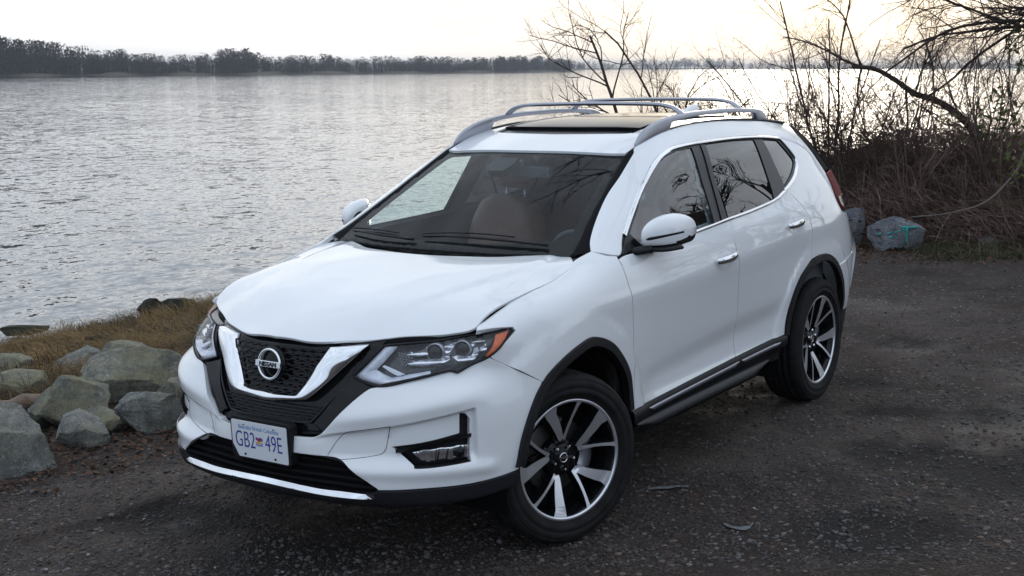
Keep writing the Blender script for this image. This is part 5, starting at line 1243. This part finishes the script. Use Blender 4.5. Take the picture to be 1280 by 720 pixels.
for u, v in ((-.10, .03), (-.085, -.01), (-.04, .045), (.0, .06), (-.17, .01)): stroke([(u+.02*t, v+.012*t) for t in T], .012)

# ---- driftwood ------------------------------------------------------------------
BARK = plant_mat('bark', [(.045, .034, .028), (.060, .046, .040)], .9)
DRIFT = mat('driftwood', (.13, .085, .06), .8, noise=(14, .8, (.20, .145, .11)), bump=(40, .6, .006))
b = MB(); a0, a1 = lvl(-3.35, 7.55), lvl(-2.66, 7.62); t = np.linspace(0, 1, 18)[:, None]; P = a0*(1-t)+a1*t
for i in range(18): P[i, 2] = float(gheight(P[i, 0], P[i, 1]))+.11+.018*sin(i*.7)
b.tube(P, np.linspace(.060, .040, 18)*(1+.12*np.sin(np.arange(18)*1.9)), 12); tag(b.build('driftwood_log', DRIFT), 'short brown driftwood log lying behind the left boulders', 'log')

# ---- bare trees and shrubs ------------------------------------------------------
def grow_tree(rng, p0, dirs, specs, lens, rads, wander=.16, up=.05, droop=None, seg=None):
    """specs: children per level; returns list of (pts, radii, level)"""
    out = []
    def br(p, dvec, L, r, lev):
        n = max(4, int(L/(seg or .12))+2); n = min(n, 14); pts = [p]; dcur = dvec/np.linalg.norm(dvec); st = L/(n-1)
        for i in range(n-1):
            dcur = dcur+rng.normal(size=3)*wander*(1+.25*lev); dcur[2] += up if droop is None else droop[min(lev, len(droop)-1)]
            dcur /= np.linalg.norm(dcur); pts.append(pts[-1]+dcur*st)
        pts = np.array(pts); rr = np.linspace(r, r*.45, n); out.append((pts, rr, lev))
        if lev < len(specs):
            for k in range(specs[lev]):
                t = rng.uniform(.22, 1.0); i = t*(n-1); i0 = int(min(i, n-2)); pp = pts[i0]*(1-i+i0)+pts[i0+1]*(i-i0)
                dd = pts[min(i0+1, n-1)]-pts[i0]; dd /= np.linalg.norm(dd); q = rng.normal(size=3); q -= dd*(q@dd); q /= np.linalg.norm(q); an = rng.uniform(.45, 1.0)
                br(pp, dd*cos(an)+q*sin(an), L*lens[min(lev, len(lens)-1)]*rng.uniform(.6, 1.15)*(1.12-.5*t), max(rr[i0]*rads, .0012), lev+1)
    for (dv, L, r) in dirs: br(np.array(p0, float), np.array(dv, float), L, r, 0)
    return out
def tree_obj(name, B, label, cat, material, split=2, group=None, base=None, tmat=None):
    root = empty(name, base if base is not None else B[0][0][0]); off = np.array(root.location)
    tr, cr = MB(), MB()
    for pts, rr, lev in B:
        (tr if lev < split else cr).tube(pts-off, rr, 6 if lev == 0 else 4 if lev < split else 3, cap=False)
    tr.build('trunk', material, root, fix=False)
    if cr.n: cr.build('crown', tmat or material, root, fix=False)
    return tag(root, label, cat, group)
def D(r, d, z): return HR*r+HF*d+np.array([0, 0, z])
TWIG = plant_mat('twig_bark', [(.050, .036, .033), (.075, .052, .045)], .9)
TWIGR = plant_mat('reddish_twig', [(.17, .108, .092), (.34, .235, .195), (.15, .094, .082)], .9)
TWIGL = plant_mat('sunlit_twig_tint', [(.085, .058, .048), (.15, .100, .080)], .9)  # lighter brown paints sun on the twig tips into the colour
def gpt(r, d, dz=0.):
    P = lvl(r, d); P[2] = float(gheight(P[0], P[1]))+dz; return P
# bank shrubs seen over the roof
rng = np.random.default_rng(5)
B = grow_tree(rng, gpt(1.95, 16.8), [(D(-.42, 0, 1), 2.9, .034), (D(-.10, .1, 1), 2.0, .028), (D(.22, .1, 1), 2.2, .024), (D(-.8, .1, .9), 2.1, .022), (D(-1.1, 0, .8), 1.9, .018)], [11, 8, 5], [.52, .50, .5], .58, .10, .02)
tree_obj('bare_shrub', B, 'bare many-stemmed shrub leaning left above the roof rack', 'shrub', TWIG, 1)
rng = np.random.default_rng(8)
B = grow_tree(rng, gpt(2.62, 16.4), [(D(-.48, 0, 1), 3.1, .024), (D(-.2, .1, 1), 2.0, .018), (D(.35, 0, 1), 1.9, .017)], [11, 7, 4], [.42, .5, .5], .55, .09, .03)
tree_obj('bare_shrub', B, 'bare shrub with one long stem slanting up to the left, above the rear roof edge', 'shrub', TWIG, 1)
rng = np.random.default_rng(12)
B = grow_tree(rng, gpt(3.85, 15.3), [(D(-.55, 0, 1), 2.6, .018), (D(-.28, .2, 1), 2.3, .016), (D(.02, 0, 1), 2.5, .019), (D(-.85, 0, 1), 2.4, .016), (D(.2, .2, 1), 2.2, .014), (D(-1.1, .2, .9), 2.2, .013), (D(.4, 0, 1), 2.0, .013), (D(-.7, .1, 1), 2.2, .012), (D(-.1, -.1, 1), 2.1, .012), (D(.65, .1, 1), 1.9, .012)], [10, 7, 3], [.40, .5, .5], .5, .07, .035)
tree_obj('bare_shrub', B, 'fan-shaped bare shrub rising behind the tail light', 'shrub', TWIG, 1)
# arching trunk
def bez(pts, n): return resample(crom(pts, 12), .14)
base = lvl(5.72, 16.0, 1.08)
arch = np.array([base-[0, 0, .3], base+D(-.10, 0, .12), base+D(-.30, 0, .34), base+D(-.58, 0, .52), base+D(-.85, .0, .60), base+D(-1.05, 0, .74), base+D(-1.35, 0, .90), base+D(-1.62, 0, .92)])
rng = np.random.default_rng(23); A = resample(crom(arch, 10), .12); B = [(A, np.linspace(.062, .026, len(A)), 0)]
def sub_branches(rng, A, r0, ts, dirs, L, lev=1, specs=(6, 4), lens=(.45, .5)):
    o = []
    for t, dv in zip(ts, dirs):
        i = int(t*(len(A)-1)); o += [(p, r, l+lev) for p, r, l in grow_tree(rng, A[i], [(dv, L*rng.uniform(.7, 1.2), r0)], list(specs), list(lens), .55, .12, .02)]
    return o
B += sub_branches(rng, A, .016, [.98, .97, .95, .70, .62, .5, .88, .35, .25], [D(-.8, 0, .55), D(-.35, 0, 1), D(-.05, .1, -1), D(.1, 0, -1), D(.25, 0, 1), D(-.2, 0, 1), D(-.6, .2, .2), D(-.4, .2, .9), D(-.6, -.2, .5)], 1.0)
tree_obj('arching_tree', B, 'dead bare tree whose trunk arches far to the left over the brush', 'tree', BARK, 1, base=base)
# overhanging tree at the right edge
base = gpt(6.6, 13.6); rng = np.random.default_rng(31)
tr = resample(crom([base-[0, 0, .2], base+D(-.05, 0, 1.0), base+D(.05, 0, 2.0), base+D(-.05, 0, 3.2), base+D(.1, 0, 4.6)], 8), .2)
B = [(tr, np.linspace(.15, .09, len(tr)), 0)]
for zt, L, dv in ((.50, 2.9, (-1, -.15, .16)), (.54, 3.1, (-1, .25, .12)), (.60, 3.2, (-1, .0, .06)), (.47, 2.6, (-1, .2, .20)), (.52, 2.7, (-1, -.25, .12)), (.58, 2.8, (-1, .1, .05)), (.64, 2.8, (-1, -.1, .0)), (.56, 2.2, (-.8, -.7, .0)), (.70, 2.9, (-1, .3, .02)), (.76, 3.0, (-1, -.2, -.05))):
    i = int(zt*(len(tr)-1)); B += [(p, r, l+1) for p, r, l in grow_tree(rng, tr[i], [(D(*dv), L, .026)], [13, 10, 5], [.42, .48, .5], .5, .11, 0, droop=[-.012, -.04, -.055, -.06])]
ot = tree_obj('overhanging_tree', B, 'dark bare tree at the right edge with drooping branches reaching in over the brush', 'tree', TWIG, 1, base=base, tmat=TWIG)
LEAFG = plant_mat('evergreen_leaf', [(.045, .070, .022), (.085, .105, .030), (.11, .12, .035)], .5, 2.)
def leaf_cloud(rng, C, n, spread, size, flat=.5):
    b = MB(); V, F = [], []
    for c, k, sprd in zip(C, n, spread):
        q = rng.normal(size=(k, 3))*np.array(sprd)+c
        for p in q:
            a = rng.normal(size=3); a /= np.linalg.norm(a); u = np.cross(a, rng.normal(size=3)); u /= np.linalg.norm(u); s = size*rng.uniform(.6, 1.3); m = len(V)
            V += [p-u*s, p+np.cross(a, u)*s*.42+a*s*.1, p+u*s, p-np.cross(a, u)*s*.42+a*s*.1]; F.append((m, m+1, m+2, m+3))
    b.add(V, F, 0, False); return b
# ivy leaves on the right tree
rng = np.random.default_rng(40); cen = [gpt(0, 0)*0+lvl(5.15+.0, 13.3, 2.25), lvl(5.35, 13.2, 1.85), lvl(5.0, 13.4, 1.60), lvl(5.3, 13.3, 1.35), lvl(5.38, 13.2, 2.05), lvl(5.15, 13.3, 1.05), lvl(4.72, 13.4, 1.34)]
lb = leaf_cloud(rng, cen, [80, 110, 60, 110, 90, 70, 26], [(.14, .14, .11)]*7, .040)
lv = lb.build('ivy', LEAFG, None, fix=False); tag(lv, 'green ivy leaves climbing among the bare twigs at the right edge', 'ivy', kind='stuff')
# low twigs left of the roof rack
rng = np.random.default_rng(44)
B = grow_tree(rng, gpt(.05, 18.2, .35), [(D(-.5, 0, 1), 1.3, .022), (D(.2, 0, 1), 1.3, .02), (D(.8, 0, 1), 1.2, .018), (D(-.9, .1, .7), 1.1, .016)], [8, 5, 2], [.45, .5, .5], .55, .10, .02)
tree_obj('bare_shrub', B, 'low bare shrub at the waterline showing just over the windscreen top', 'shrub', TWIG, 1)
# shrubs in the brush on the right
for k, (r, d, h, lab) in enumerate(((4.9, 15.6, 1.5, 'reddish bare shrub under the arching trunk'), (5.6, 15.0, 1.5, 'dense purple bare shrub left of the overhanging tree'), (4.5, 14.8, 1.2, 'short bare shrub above the painted boulder'), (6.1, 15.6, 1.9, 'tall reddish bare shrub behind the ivy'))):
    rng = np.random.default_rng(60+k)
    B = grow_tree(rng, gpt(r, d), [(D(rng.uniform(-.7, .7), rng.uniform(-.3, .3), 1), h*rng.uniform(.7, 1.1), .010) for _ in range(7)], [9, 5, 2], [.42, .5, .5], .55, .10, .02)
    tree_obj('bare_shrub', B, lab, 'shrub', TWIGR, 1)
# more fine shrubs along the crest, spreading sideways
for k, (r, d, n_, h, lab) in enumerate(((2.15, 16.9, 7, 1.75, 'fine bare shrub under the rear roof bar'), (2.95, 16.2, 8, 1.9, 'twiggy bare shrub just left of the fan-shaped one'), (3.45, 16.6, 8, 1.8, 'tangled bare shrub in front of the pale water behind the tailgate'), (4.35, 15.6, 9, 1.9, 'wide twiggy shrub below the arching trunk'), (1.2, 17.2, 6, 1.5, 'sparse bare shrub above the front roof bar'), (4.85, 16.2, 9, 1.7, 'thin bare shrub where the arching trunk leaves the brush'), (3.15, 15.4, 11, 1.75, 'dense fine-twigged shrub touching the rear corner of the roof'), (3.9, 16.4, 12, 1.8, 'dense fine-twigged shrub left of the arching trunk tip'), (5.25, 15.2, 11, 1.5, 'dense fine-twigged shrub under the drooping branches'), (5.9, 16.2, 11, 1.7, 'dense fine-twigged shrub at the right picture edge'), (2.5, 15.9, 10, 1.6, 'dense fine-twigged shrub behind the shark fin'))):
    rng = np.random.default_rng(300+k)
    B = grow_tree(rng, gpt(r, d), [(D(rng.uniform(-1.3, .9), rng.uniform(-.3, .3), 1), h*rng.uniform(.75, 1.15), .010) for _ in range(n_)], [12, 7, 4], [.46, .5, .5], .5, .12, 0, droop=[.01, -.01, -.02, -.02])
    tree_obj('bare_shrub', B, lab, 'shrub', TWIGL, 1)
# fallen grey branch
b = MB(); P = crom([gpt(4.35, 14.2, .22), gpt(4.75, 14.1, .30), gpt(5.1, 14.0, .42), gpt(5.35, 13.9, .75), gpt(5.42, 13.9, .95)], 8); b.tube(P, np.linspace(.008, .014, len(P)), 6)
b.tube(crom([gpt(4.75, 14.1, .30), gpt(4.6, 13.95, .16), gpt(4.5, 13.8, .05)], 6), .006, 5); tag(b.build('fallen_branch', mat('weathered_wood', (.20, .17, .15), .85, noise=(12, .7, (.27, .24, .22)))), 'pale weathered branch bent upward at its right end in the brush', 'branch')

# ---- brambles, grass, leaf litter, loose stones -----------------------------------
def canes(rng, n, area, h, L, r, arcs=6, lean=1.0):
    V, F = [], []; m = 0
    for _ in range(n):
        rr, dd = area(rng); P = gpt(rr, dd, -.03); a = rng.uniform(0, 2*pi); ln = L*rng.uniform(.4, 1.15); hh = h*rng.uniform(.5, 1.2); t = np.linspace(0, 1, arcs)
        q = P+np.outer(t*ln*lean, [cos(a), sin(a), 0])+np.outer(hh*np.sin(t*pi*rng.uniform(.45, .95)), [0, 0, 1])+np.cumsum(rng.normal(size=(arcs, 3))*.035*L, axis=0)
        ra = r*rng.uniform(.6, 1.5)*np.linspace(1, .45, arcs)
        for i in range(arcs):
            for j in range(3): V.append(q[i]+ra[i]*np.array([cos(j*2.094+i), sin(j*2.094+i)*.7, sin(j*2.094+i)*.7]))
        for i in range(arcs-1):
            for j in range(3): F.append((m+i*3+j, m+i*3+(j+1) % 3, m+i*3+3+(j+1) % 3, m+i*3+3+j))
        m += arcs*3
    b = MB(); b.add(V, F); return b
rng = np.random.default_rng(70)
def brush(g):
    while True:
        r, d = g.uniform(2.6, 9.5), g.uniform(13.3, 17.8)
        if (.25 if r > 4.8 else 1.0) < bank(r, d) < 4.6: return r, d
b = canes(rng, 7500, brush, .34, 1.1, .0050); stuff(b.build('bramble_thicket', TWIGR, fix=False), 'tangled brown bramble thicket covering the bank on the right', 'brambles')
def crest(g):
    while True:
        r, d = g.uniform(2.5, 4.6), g.uniform(14, 18.5)
        if 1.3 < bank(r, d) < 5.0: return r, d
b = canes(rng, 2600, crest, .34, .7, .0048); stuff(b.build('bramble_thicket', TWIGR, fix=False), 'low brown brambles on the bank crest right behind the car', 'brambles')
DEAD = plant_mat('dead_stalk', [(.15, .105, .075), (.27, .20, .15)], .9)
b = canes(rng, 800, brush, .8, .45, .0045, 5); stuff(b.build('dead_stalks', DEAD, fix=False), 'pale dead stalks standing through the brambles', 'stalks')
def grass(rng, n, area, L, wdt, droop, clump=.10, per=14, comb=0.):
    V, F = [], []; m = 0
    for _ in range(n//per):
        r0, d0 = area(rng); az = rng.uniform(0, 2*pi); P0 = gpt(r0, d0, -.015); big = rng.uniform(.45, 1.25)
        if comb: az = atan2(*(HF*.5-HR*.9)[[1, 0]])+3.1*fbm(r0, d0, .55, 2)+rng.normal()*.4
        for _ in range(per):
            P = P0+np.array([*rng.normal(size=2)*clump*big, 0]); a = az+rng.normal()*(.45 if comb else .8); ln = L*rng.uniform(.5, 1.2)*big; el0 = rng.uniform(.55, 1.45); u = np.array([cos(a), sin(a), 0]); s = np.array([-sin(a), cos(a), 0])
            pts = [P]; e = el0
            for k in range(5):
                pts.append(pts[-1]+(u*cos(e)+np.array([0, 0, sin(e)]))*ln/5); e -= droop*rng.uniform(.6, 1.3)
            for k, p in enumerate(pts):
                w_ = wdt*(1-.18*k); V += [p-s*w_, p+s*w_]
            for k in range(5): F.append((m+2*k, m+2*k+1, m+2*k+3, m+2*k+2))
            m += 12
    b = MB(); b.add(V, F, 0, False); return b
def leftbank(g):
    while True:
        d = 7.6+11*g.random()**1.3; r = d*g.uniform(-.43, -.13); s = float(bank(r, d))
        if .9 < s < 7.2 and (s > 1.7 or g.random() < .4) and fbm(r, d, 1.1, 2) > -.20: return r, d
GRD = plant_mat('dead_grass', [(.075, .047, .018), (.27, .170, .066), (.042, .030, .014)], .85, 1.6)
b = grass(rng, 72000, leftbank, .40, .0034, .60, .085, 60, 1.); stuff(b.build('dry_grass', GRD, fix=False), 'matted brown dry grass draped over the bank between boulders and water', 'grass')
def rgrass(g):
    while True:
        r, d = g.uniform(4.15, 7.2), g.uniform(12.75, 14.3)
        if -.35 < bank(r, d) < 1.0: return r, d
GRG = plant_mat('weedy_grass', [(.030, .042, .018), (.065, .070, .028), (.10, .085, .045)], .8, 3.)
b = grass(rng, 5200, rgrass, .26, .0042, .5, .08, 14); stuff(b.build('weedy_grass', GRG, fix=False), 'dark green weeds and grass along the foot of the brush on the right', 'grass')
def leaves(rng, n, area, size):
    V, F = [], []; m = 0
    for _ in range(n):
        r, d = area(rng); P = gpt(r, d, .006+.012*rng.random()); a = rng.uniform(0, 2*pi); s = size*rng.uniform(.5, 1.2); u = np.array([cos(a), sin(a), rng.normal()*.3]); v = np.array([-sin(a), cos(a), rng.normal()*.3]); c = rng.uniform(.1, .5)*s
        up_ = np.array([0, 0, 1.])
        V += [P-u*s, P-v*s*.55+up_*c*.6, P+u*s*.9, P+v*s*.55+up_*c, P]; F += [(m, m+1, m+4), (m+1, m+2, m+4), (m+2, m+3, m+4), (m+3, m, m+4)]; m += 5
    b = MB(); b.add(V, F, 0, False); return b
def litter(g):
    if g.random() < .55:
        while True:
            r, d = g.uniform(-3.4, -1.3), g.uniform(6.0, 8.6); s = float(bank(r, d))
            if -.55 < s < 1.0 and g.random() < math.exp(-abs(s-.1)*1.6): return r, d
    while True:
        r, d = g.uniform(2.9, 7.0), g.uniform(12.0, 14.2); s = float(bank(r, d))
        if -.7 < s < .9 and g.random() < math.exp(-abs(s+.05)*2.2): return r, d
def brushleaf(g):
    while True:
        r, d = g.uniform(2.8, 8.5), g.uniform(13.3, 17.5)
        if .3 < bank(r, d) < 4.2: return r, d
LF = plant_mat('fallen_leaf', [(.065, .034, .021), (.15, .080, .046), (.048, .028, .020)], .75, 9.)
b = leaves(rng, 4000, litter, .023); stuff(b.build('leaf_litter', LF, fix=False), 'brown fallen leaves along both edges of the gravel', 'leaves')
b = leaves(rng, 5200, brushleaf, .034)
for q in b.v: q[:, 2] += np.repeat(rng.random(len(q)//5)**2*.30, 5)
stuff(b.build('leaf_litter', LF, fix=False), 'dead brown leaves caught in the brambles on the right bank', 'leaves')
def stones(rng, n, area, s0, s1):
    bm = bmesh.new(); bmesh.ops.create_icosphere(bm, subdivisions=1, radius=1.); IV = np.array([v.co[:] for v in bm.verts]); IF = [tuple(v.index for v in f.verts) for f in bm.faces]; bm.free()
    b = MB(); V = []; F = []; m = 0
    rd_ = np.array([area(rng) for _ in range(n)]); P = EYE[None, :2]+rd_[:, :1]*HR[None, :2]+rd_[:, 1:]*HF[None, :2]; z = gheight(P[:, 0], P[:, 1])
    for i in range(n):
        s = s0*(s1/s0)**(rng.random()**2.2); q = IV*(1+rng.normal(size=(len(IV), 1))*.16)*np.array([1, rng.uniform(.55, 1), rng.uniform(.35, .75)])*s; a = rng.uniform(0, 2*pi); c, e = cos(a), sin(a)
        q = np.stack([q[:, 0]*c-q[:, 1]*e, q[:, 0]*e+q[:, 1]*c, q[:, 2]], 1)+[P[i, 0], P[i, 1], z[i]+s*.12]; V.append(q); F += [tuple(k+m for k in f) for f in IF]; m += len(IV)
    b.add(np.concatenate(V), F, 0, False); return b
def lot(g):
    while True:
        v = g.uniform(330, 740); d = 1.998*1635/(v-84); r = g.uniform(-.42, .42)*d
        if bank(r, d) < .15: return r, d
ST = plant_mat('gravel_stone', [(.024, .022, .022), (.16, .150, .147), (.060, .053, .051)], .8, 3.)
b = stones(rng, 26000, lot, .0032, .015); stuff(b.build('loose_gravel', ST, fix=False), 'loose dark gravel stones scattered over the lot', 'gravel')
STL = plant_mat('pale_chip', [(.16, .155, .15), (.36, .35, .34)], .7, 40.)
def pale(g):
    if g.random() < .35: return 2.9+g.normal()*.55, 10.6+g.normal()*.35
    return lot(g)
b = stones(rng, 1100, pale, .0026, .009); stuff(b.build('pale_chips', STL, fix=False), 'pale stone and shell chips strewn in the gravel', 'chips')
# scraps lying on the gravel
SC = mat('pale_scrap', (.15, .165, .175), .7, noise=(38, .95, (.05, .052, .055)))
def scrap(r, d, pts, label):
    b = MB(); q = []
    for i, (x, y, w_) in enumerate(pts):
        P = gpt(r+x, d+y, (.008)); q.append([P-HF*w_, P+np.array([0, 0, .005]), P+HF*w_])
    b.grid(q); tag(b.build('plastic_scrap', SC, fix=False), label, 'litter')
scrap(.92, 5.42, [(0, .03, .004), (.015, .01, .022), (.035, -.015, .010), (.06, -.03, .020), (.085, -.03, .026), (.11, -.01, .014), (.125, .02, .010), (.135, .04, .003)], 'torn grey plastic scrap lying on the gravel nearest the viewer')
scrap(.64, 5.90, [(0, 0, .006), (.05, .012, .016), (.09, .004, .020), (.13, .014, .014), (.19, .008, .005)], 'grey flattened plastic scrap beside the front wheel')
# ---- far shore -----------------------------------------------------------------------
FARM = plant_mat('far_wood', [(.020, .019, .021), (.045, .039, .037), (.030, .027, .027)], .9, .05)
def shore_d(az): return np.interp(az, [-24, -21, -12, -5, 0, 2.5, 3.2, 9, 14, 24], [455, 462, 520, 640, 760, 860, 1600, 2200, 2500, 2700])
def polar(az, d, z): return np.array([EYE[0]+(HF[0]*cos(radians(az))+HR[0]*sin(radians(az)))*d, EYE[1]+(HF[1]*cos(radians(az))+HR[1]*sin(radians(az)))*d, z])
b = MB(); az = np.linspace(-40, 40, 240); G = []
for k, a in enumerate(az):
    d = float(shore_d(a))*(1+.012*sin(k*.7)); G.append([polar(a, d, WATER_Z-.5), polar(a, d*1.003, WATER_Z+.5), polar(a, d*1.02, WATER_Z+1.3+.3*sin(k)), polar(a, d*1.25, WATER_Z+1.8), polar(a, d*1.3, WATER_Z-1)])
b.grid(G); tag(b.build('far_shore', mat('far_bank', (.09, .075, .05), .9, noise=(.02, .7, (.06, .055, .04)))), kind='structure')
def prof(az): return np.interp(az, [-24, -22, -21, -19.6, -18.7, -17.3, -16.2, -15.2, -14.2, -13.6, -12.8, -12.2, -11.2, -10, -8.6, -7, -4, -2, 0, 1.2, 2.6, 3.1, 3.3, 6, 9, 11, 13, 24],
                              [14, 13.6, 14.2, 13.0, 11.5, 11, 9.3, 8.6, 8.2, 8.8, 9.2, 11.5, 10, 9.6, 9.4, 8.6, 9.2, 8.0, 10.2, 11, 10.5, 9.5, 11, 15, 22, 12, 13, 17])
rng = np.random.default_rng(90)
def far_tree(P, h, wd, bare):
    V = []; F = []
    kk = 85 if bare else 120
    # stem
    s = wd*.03+.08; V += [P+[-s, 0, 0], P+[s, 0, 0], P+[s*.4, 0, h*.85], P+[-s*.4, 0, h*.85], P+[0, s, 0], P+[0, -s, 0], P+[0, -s*.4, h*.85], P+[0, s*.4, h*.85]]; F += [(0, 1, 2, 3), (4, 5, 6, 7)]
    for _ in range(kk):
        t = rng.uniform(.18 if not bare else .4, 1)**.8; rad = wd*.5*math.sqrt(max(0, 1-((t-.58)/.46)**2))*rng.random()**.5; a = rng.uniform(0, 2*pi)
        c = P+[rad*cos(a), rad*sin(a), h*t]; o = np.array([cos(a)*.7, sin(a)*.7, rng.uniform(.2, 1.1)]); o /= np.linalg.norm(o); q = np.cross(o, rng.normal(size=3)); q /= np.linalg.norm(q)
        L = h*rng.uniform(.05, .12); w_ = L*(.09 if bare else .24)*rng.uniform(.5, 1.3); m = len(V); V += [c-o*L*.5, c+q*w_, c+o*L*.6, c-q*w_]; F.append((m, m+1, m+2, m+3))
    return V, F
def wood(a0, a1, n, name, label, bare=.3):
    b = MB()
    for k in range(n):
        a = rng.uniform(a0, a1); d = float(shore_d(a))*(1.006+.05*rng.random()**1.5); h = float(prof(a))*PROF_K*rng.uniform(.55, 1.0)*(1+.42*float(fbm(a*1.0, .5, 1.1, 2))); V, F = far_tree(polar(a, d, WATER_Z+.8), h, h*rng.uniform(.42, .75), rng.random() < bare); b.add(V, F, 0, False)
    for k in range(int(n*1.3)):
        a = rng.uniform(a0, a1); d = float(shore_d(a))*(1.004+.02*rng.random()); h = float(prof(a))*rng.uniform(.22, .55); V, F = far_tree(polar(a, d, WATER_Z+.6), h, h*1.5, False); b.add(V, F, 0, False)
    stuff(b.build(name, FARM, fix=False), label, 'wood')
PROF_K = .86
wood(-24, -16.2, 240, 'far_wood', 'tall bare wood on the far shore at the left edge', .35)
wood(-16.6, -4, 380, 'far_wood', 'lower wood on the far shore behind the open water', .3)
wood(-4.2, 3.1, 330, 'far_wood', 'low distant wood on the far shore above the windscreen', .2)
wood(3.0, 24, 420, 'far_wood', 'faint farthest wood across the wide water on the right', .1)
# ---- bare trees behind the viewer: they show only as reflections in glass, chrome and paint
RT = [(2.2, -3.5, 8.5, 'tall bare roadside tree straight behind the viewer'), (6.0, 1.5, 8., 'bare roadside tree to the right of the viewer'), (8.2, 5.5, 7.5, 'bare roadside tree facing the car doors'),
      (-3.0, -5.0, 9., 'spreading bare roadside tree behind the viewer on the left'), (9.6, 12.6, 6.5, 'bare roadside tree out of frame level with the rear wheel'), (11.8, 15.5, 7.5, 'bare roadside tree out of frame beyond the rear bumper'), (8.4, 10.6, 6., 'low-branched bare roadside tree out of frame opposite the rear door')]
for k, (r, d, h, lab) in enumerate(RT):
    rng = np.random.default_rng(200+k); P = gpt(r, d)
    B = grow_tree(rng, P, [(np.array([.05, .03, 1.]), h*.62, .13), (np.array([.25*(-1)**k, .2, 1.]), h*.55, .09)], [11, 9, 7] if k > 3 else [10, 8, 6], [.52, .50, .45], .48, .10, .02, seg=.3)
    if k == 1:   # a long limb reaches high over the car
        i0 = lvl(5.6, 2.2, 4.4); L_ = resample(crom([P+[0, 0, 3.6], i0, lvl(3.8, 5.0, 5.2), lvl(1.6, 8.2, 5.5), lvl(-.6, 11.0, 5.4)], 8), .25); B.append((L_, np.linspace(.09, .03, len(L_)), 0))
        for q in range(26):
            j = int(rng.uniform(.3, 1)*(len(L_)-1)); dv = rng.normal(size=3)*np.array([1, 1, .45]); B += [(p, r_2, l+1) for p, r_2, l in grow_tree(rng, L_[j], [(dv, rng.uniform(1.0, 2.2), .022)], [8, 6], [.5, .5], .5, .12, 0, droop=[.0, -.02, -.03])]
    tree_obj('roadside_tree', B, lab, 'tree', BARK, 2, group='bare trees along the road side of the lot', tmat=BARK)
# ---- haze over the water
HAZE = True
if HAZE:
    b = MB(); b.box((EYE[0], EYE[1], 9.0), (8400, 8400, 24.0)); hz = b.build('haze', None) if False else b.build('haze', [])
    hm = bpy.data.materials.new('haze'); hm.use_nodes = True; n = hm.node_tree; n.nodes.clear(); o_ = n.nodes.new('ShaderNodeOutputMaterial'); v_ = n.nodes.new('ShaderNodeVolumePrincipled')
    v_.inputs['Color'].default_value = (.86, .91, .98, 1); v_.inputs['Density'].default_value = .00028; n.links.new(v_.outputs[0], o_.inputs['Volume']); hz.data.materials.append(hm); stuff(hz, 'thin pale haze lying over the river', 'haze')
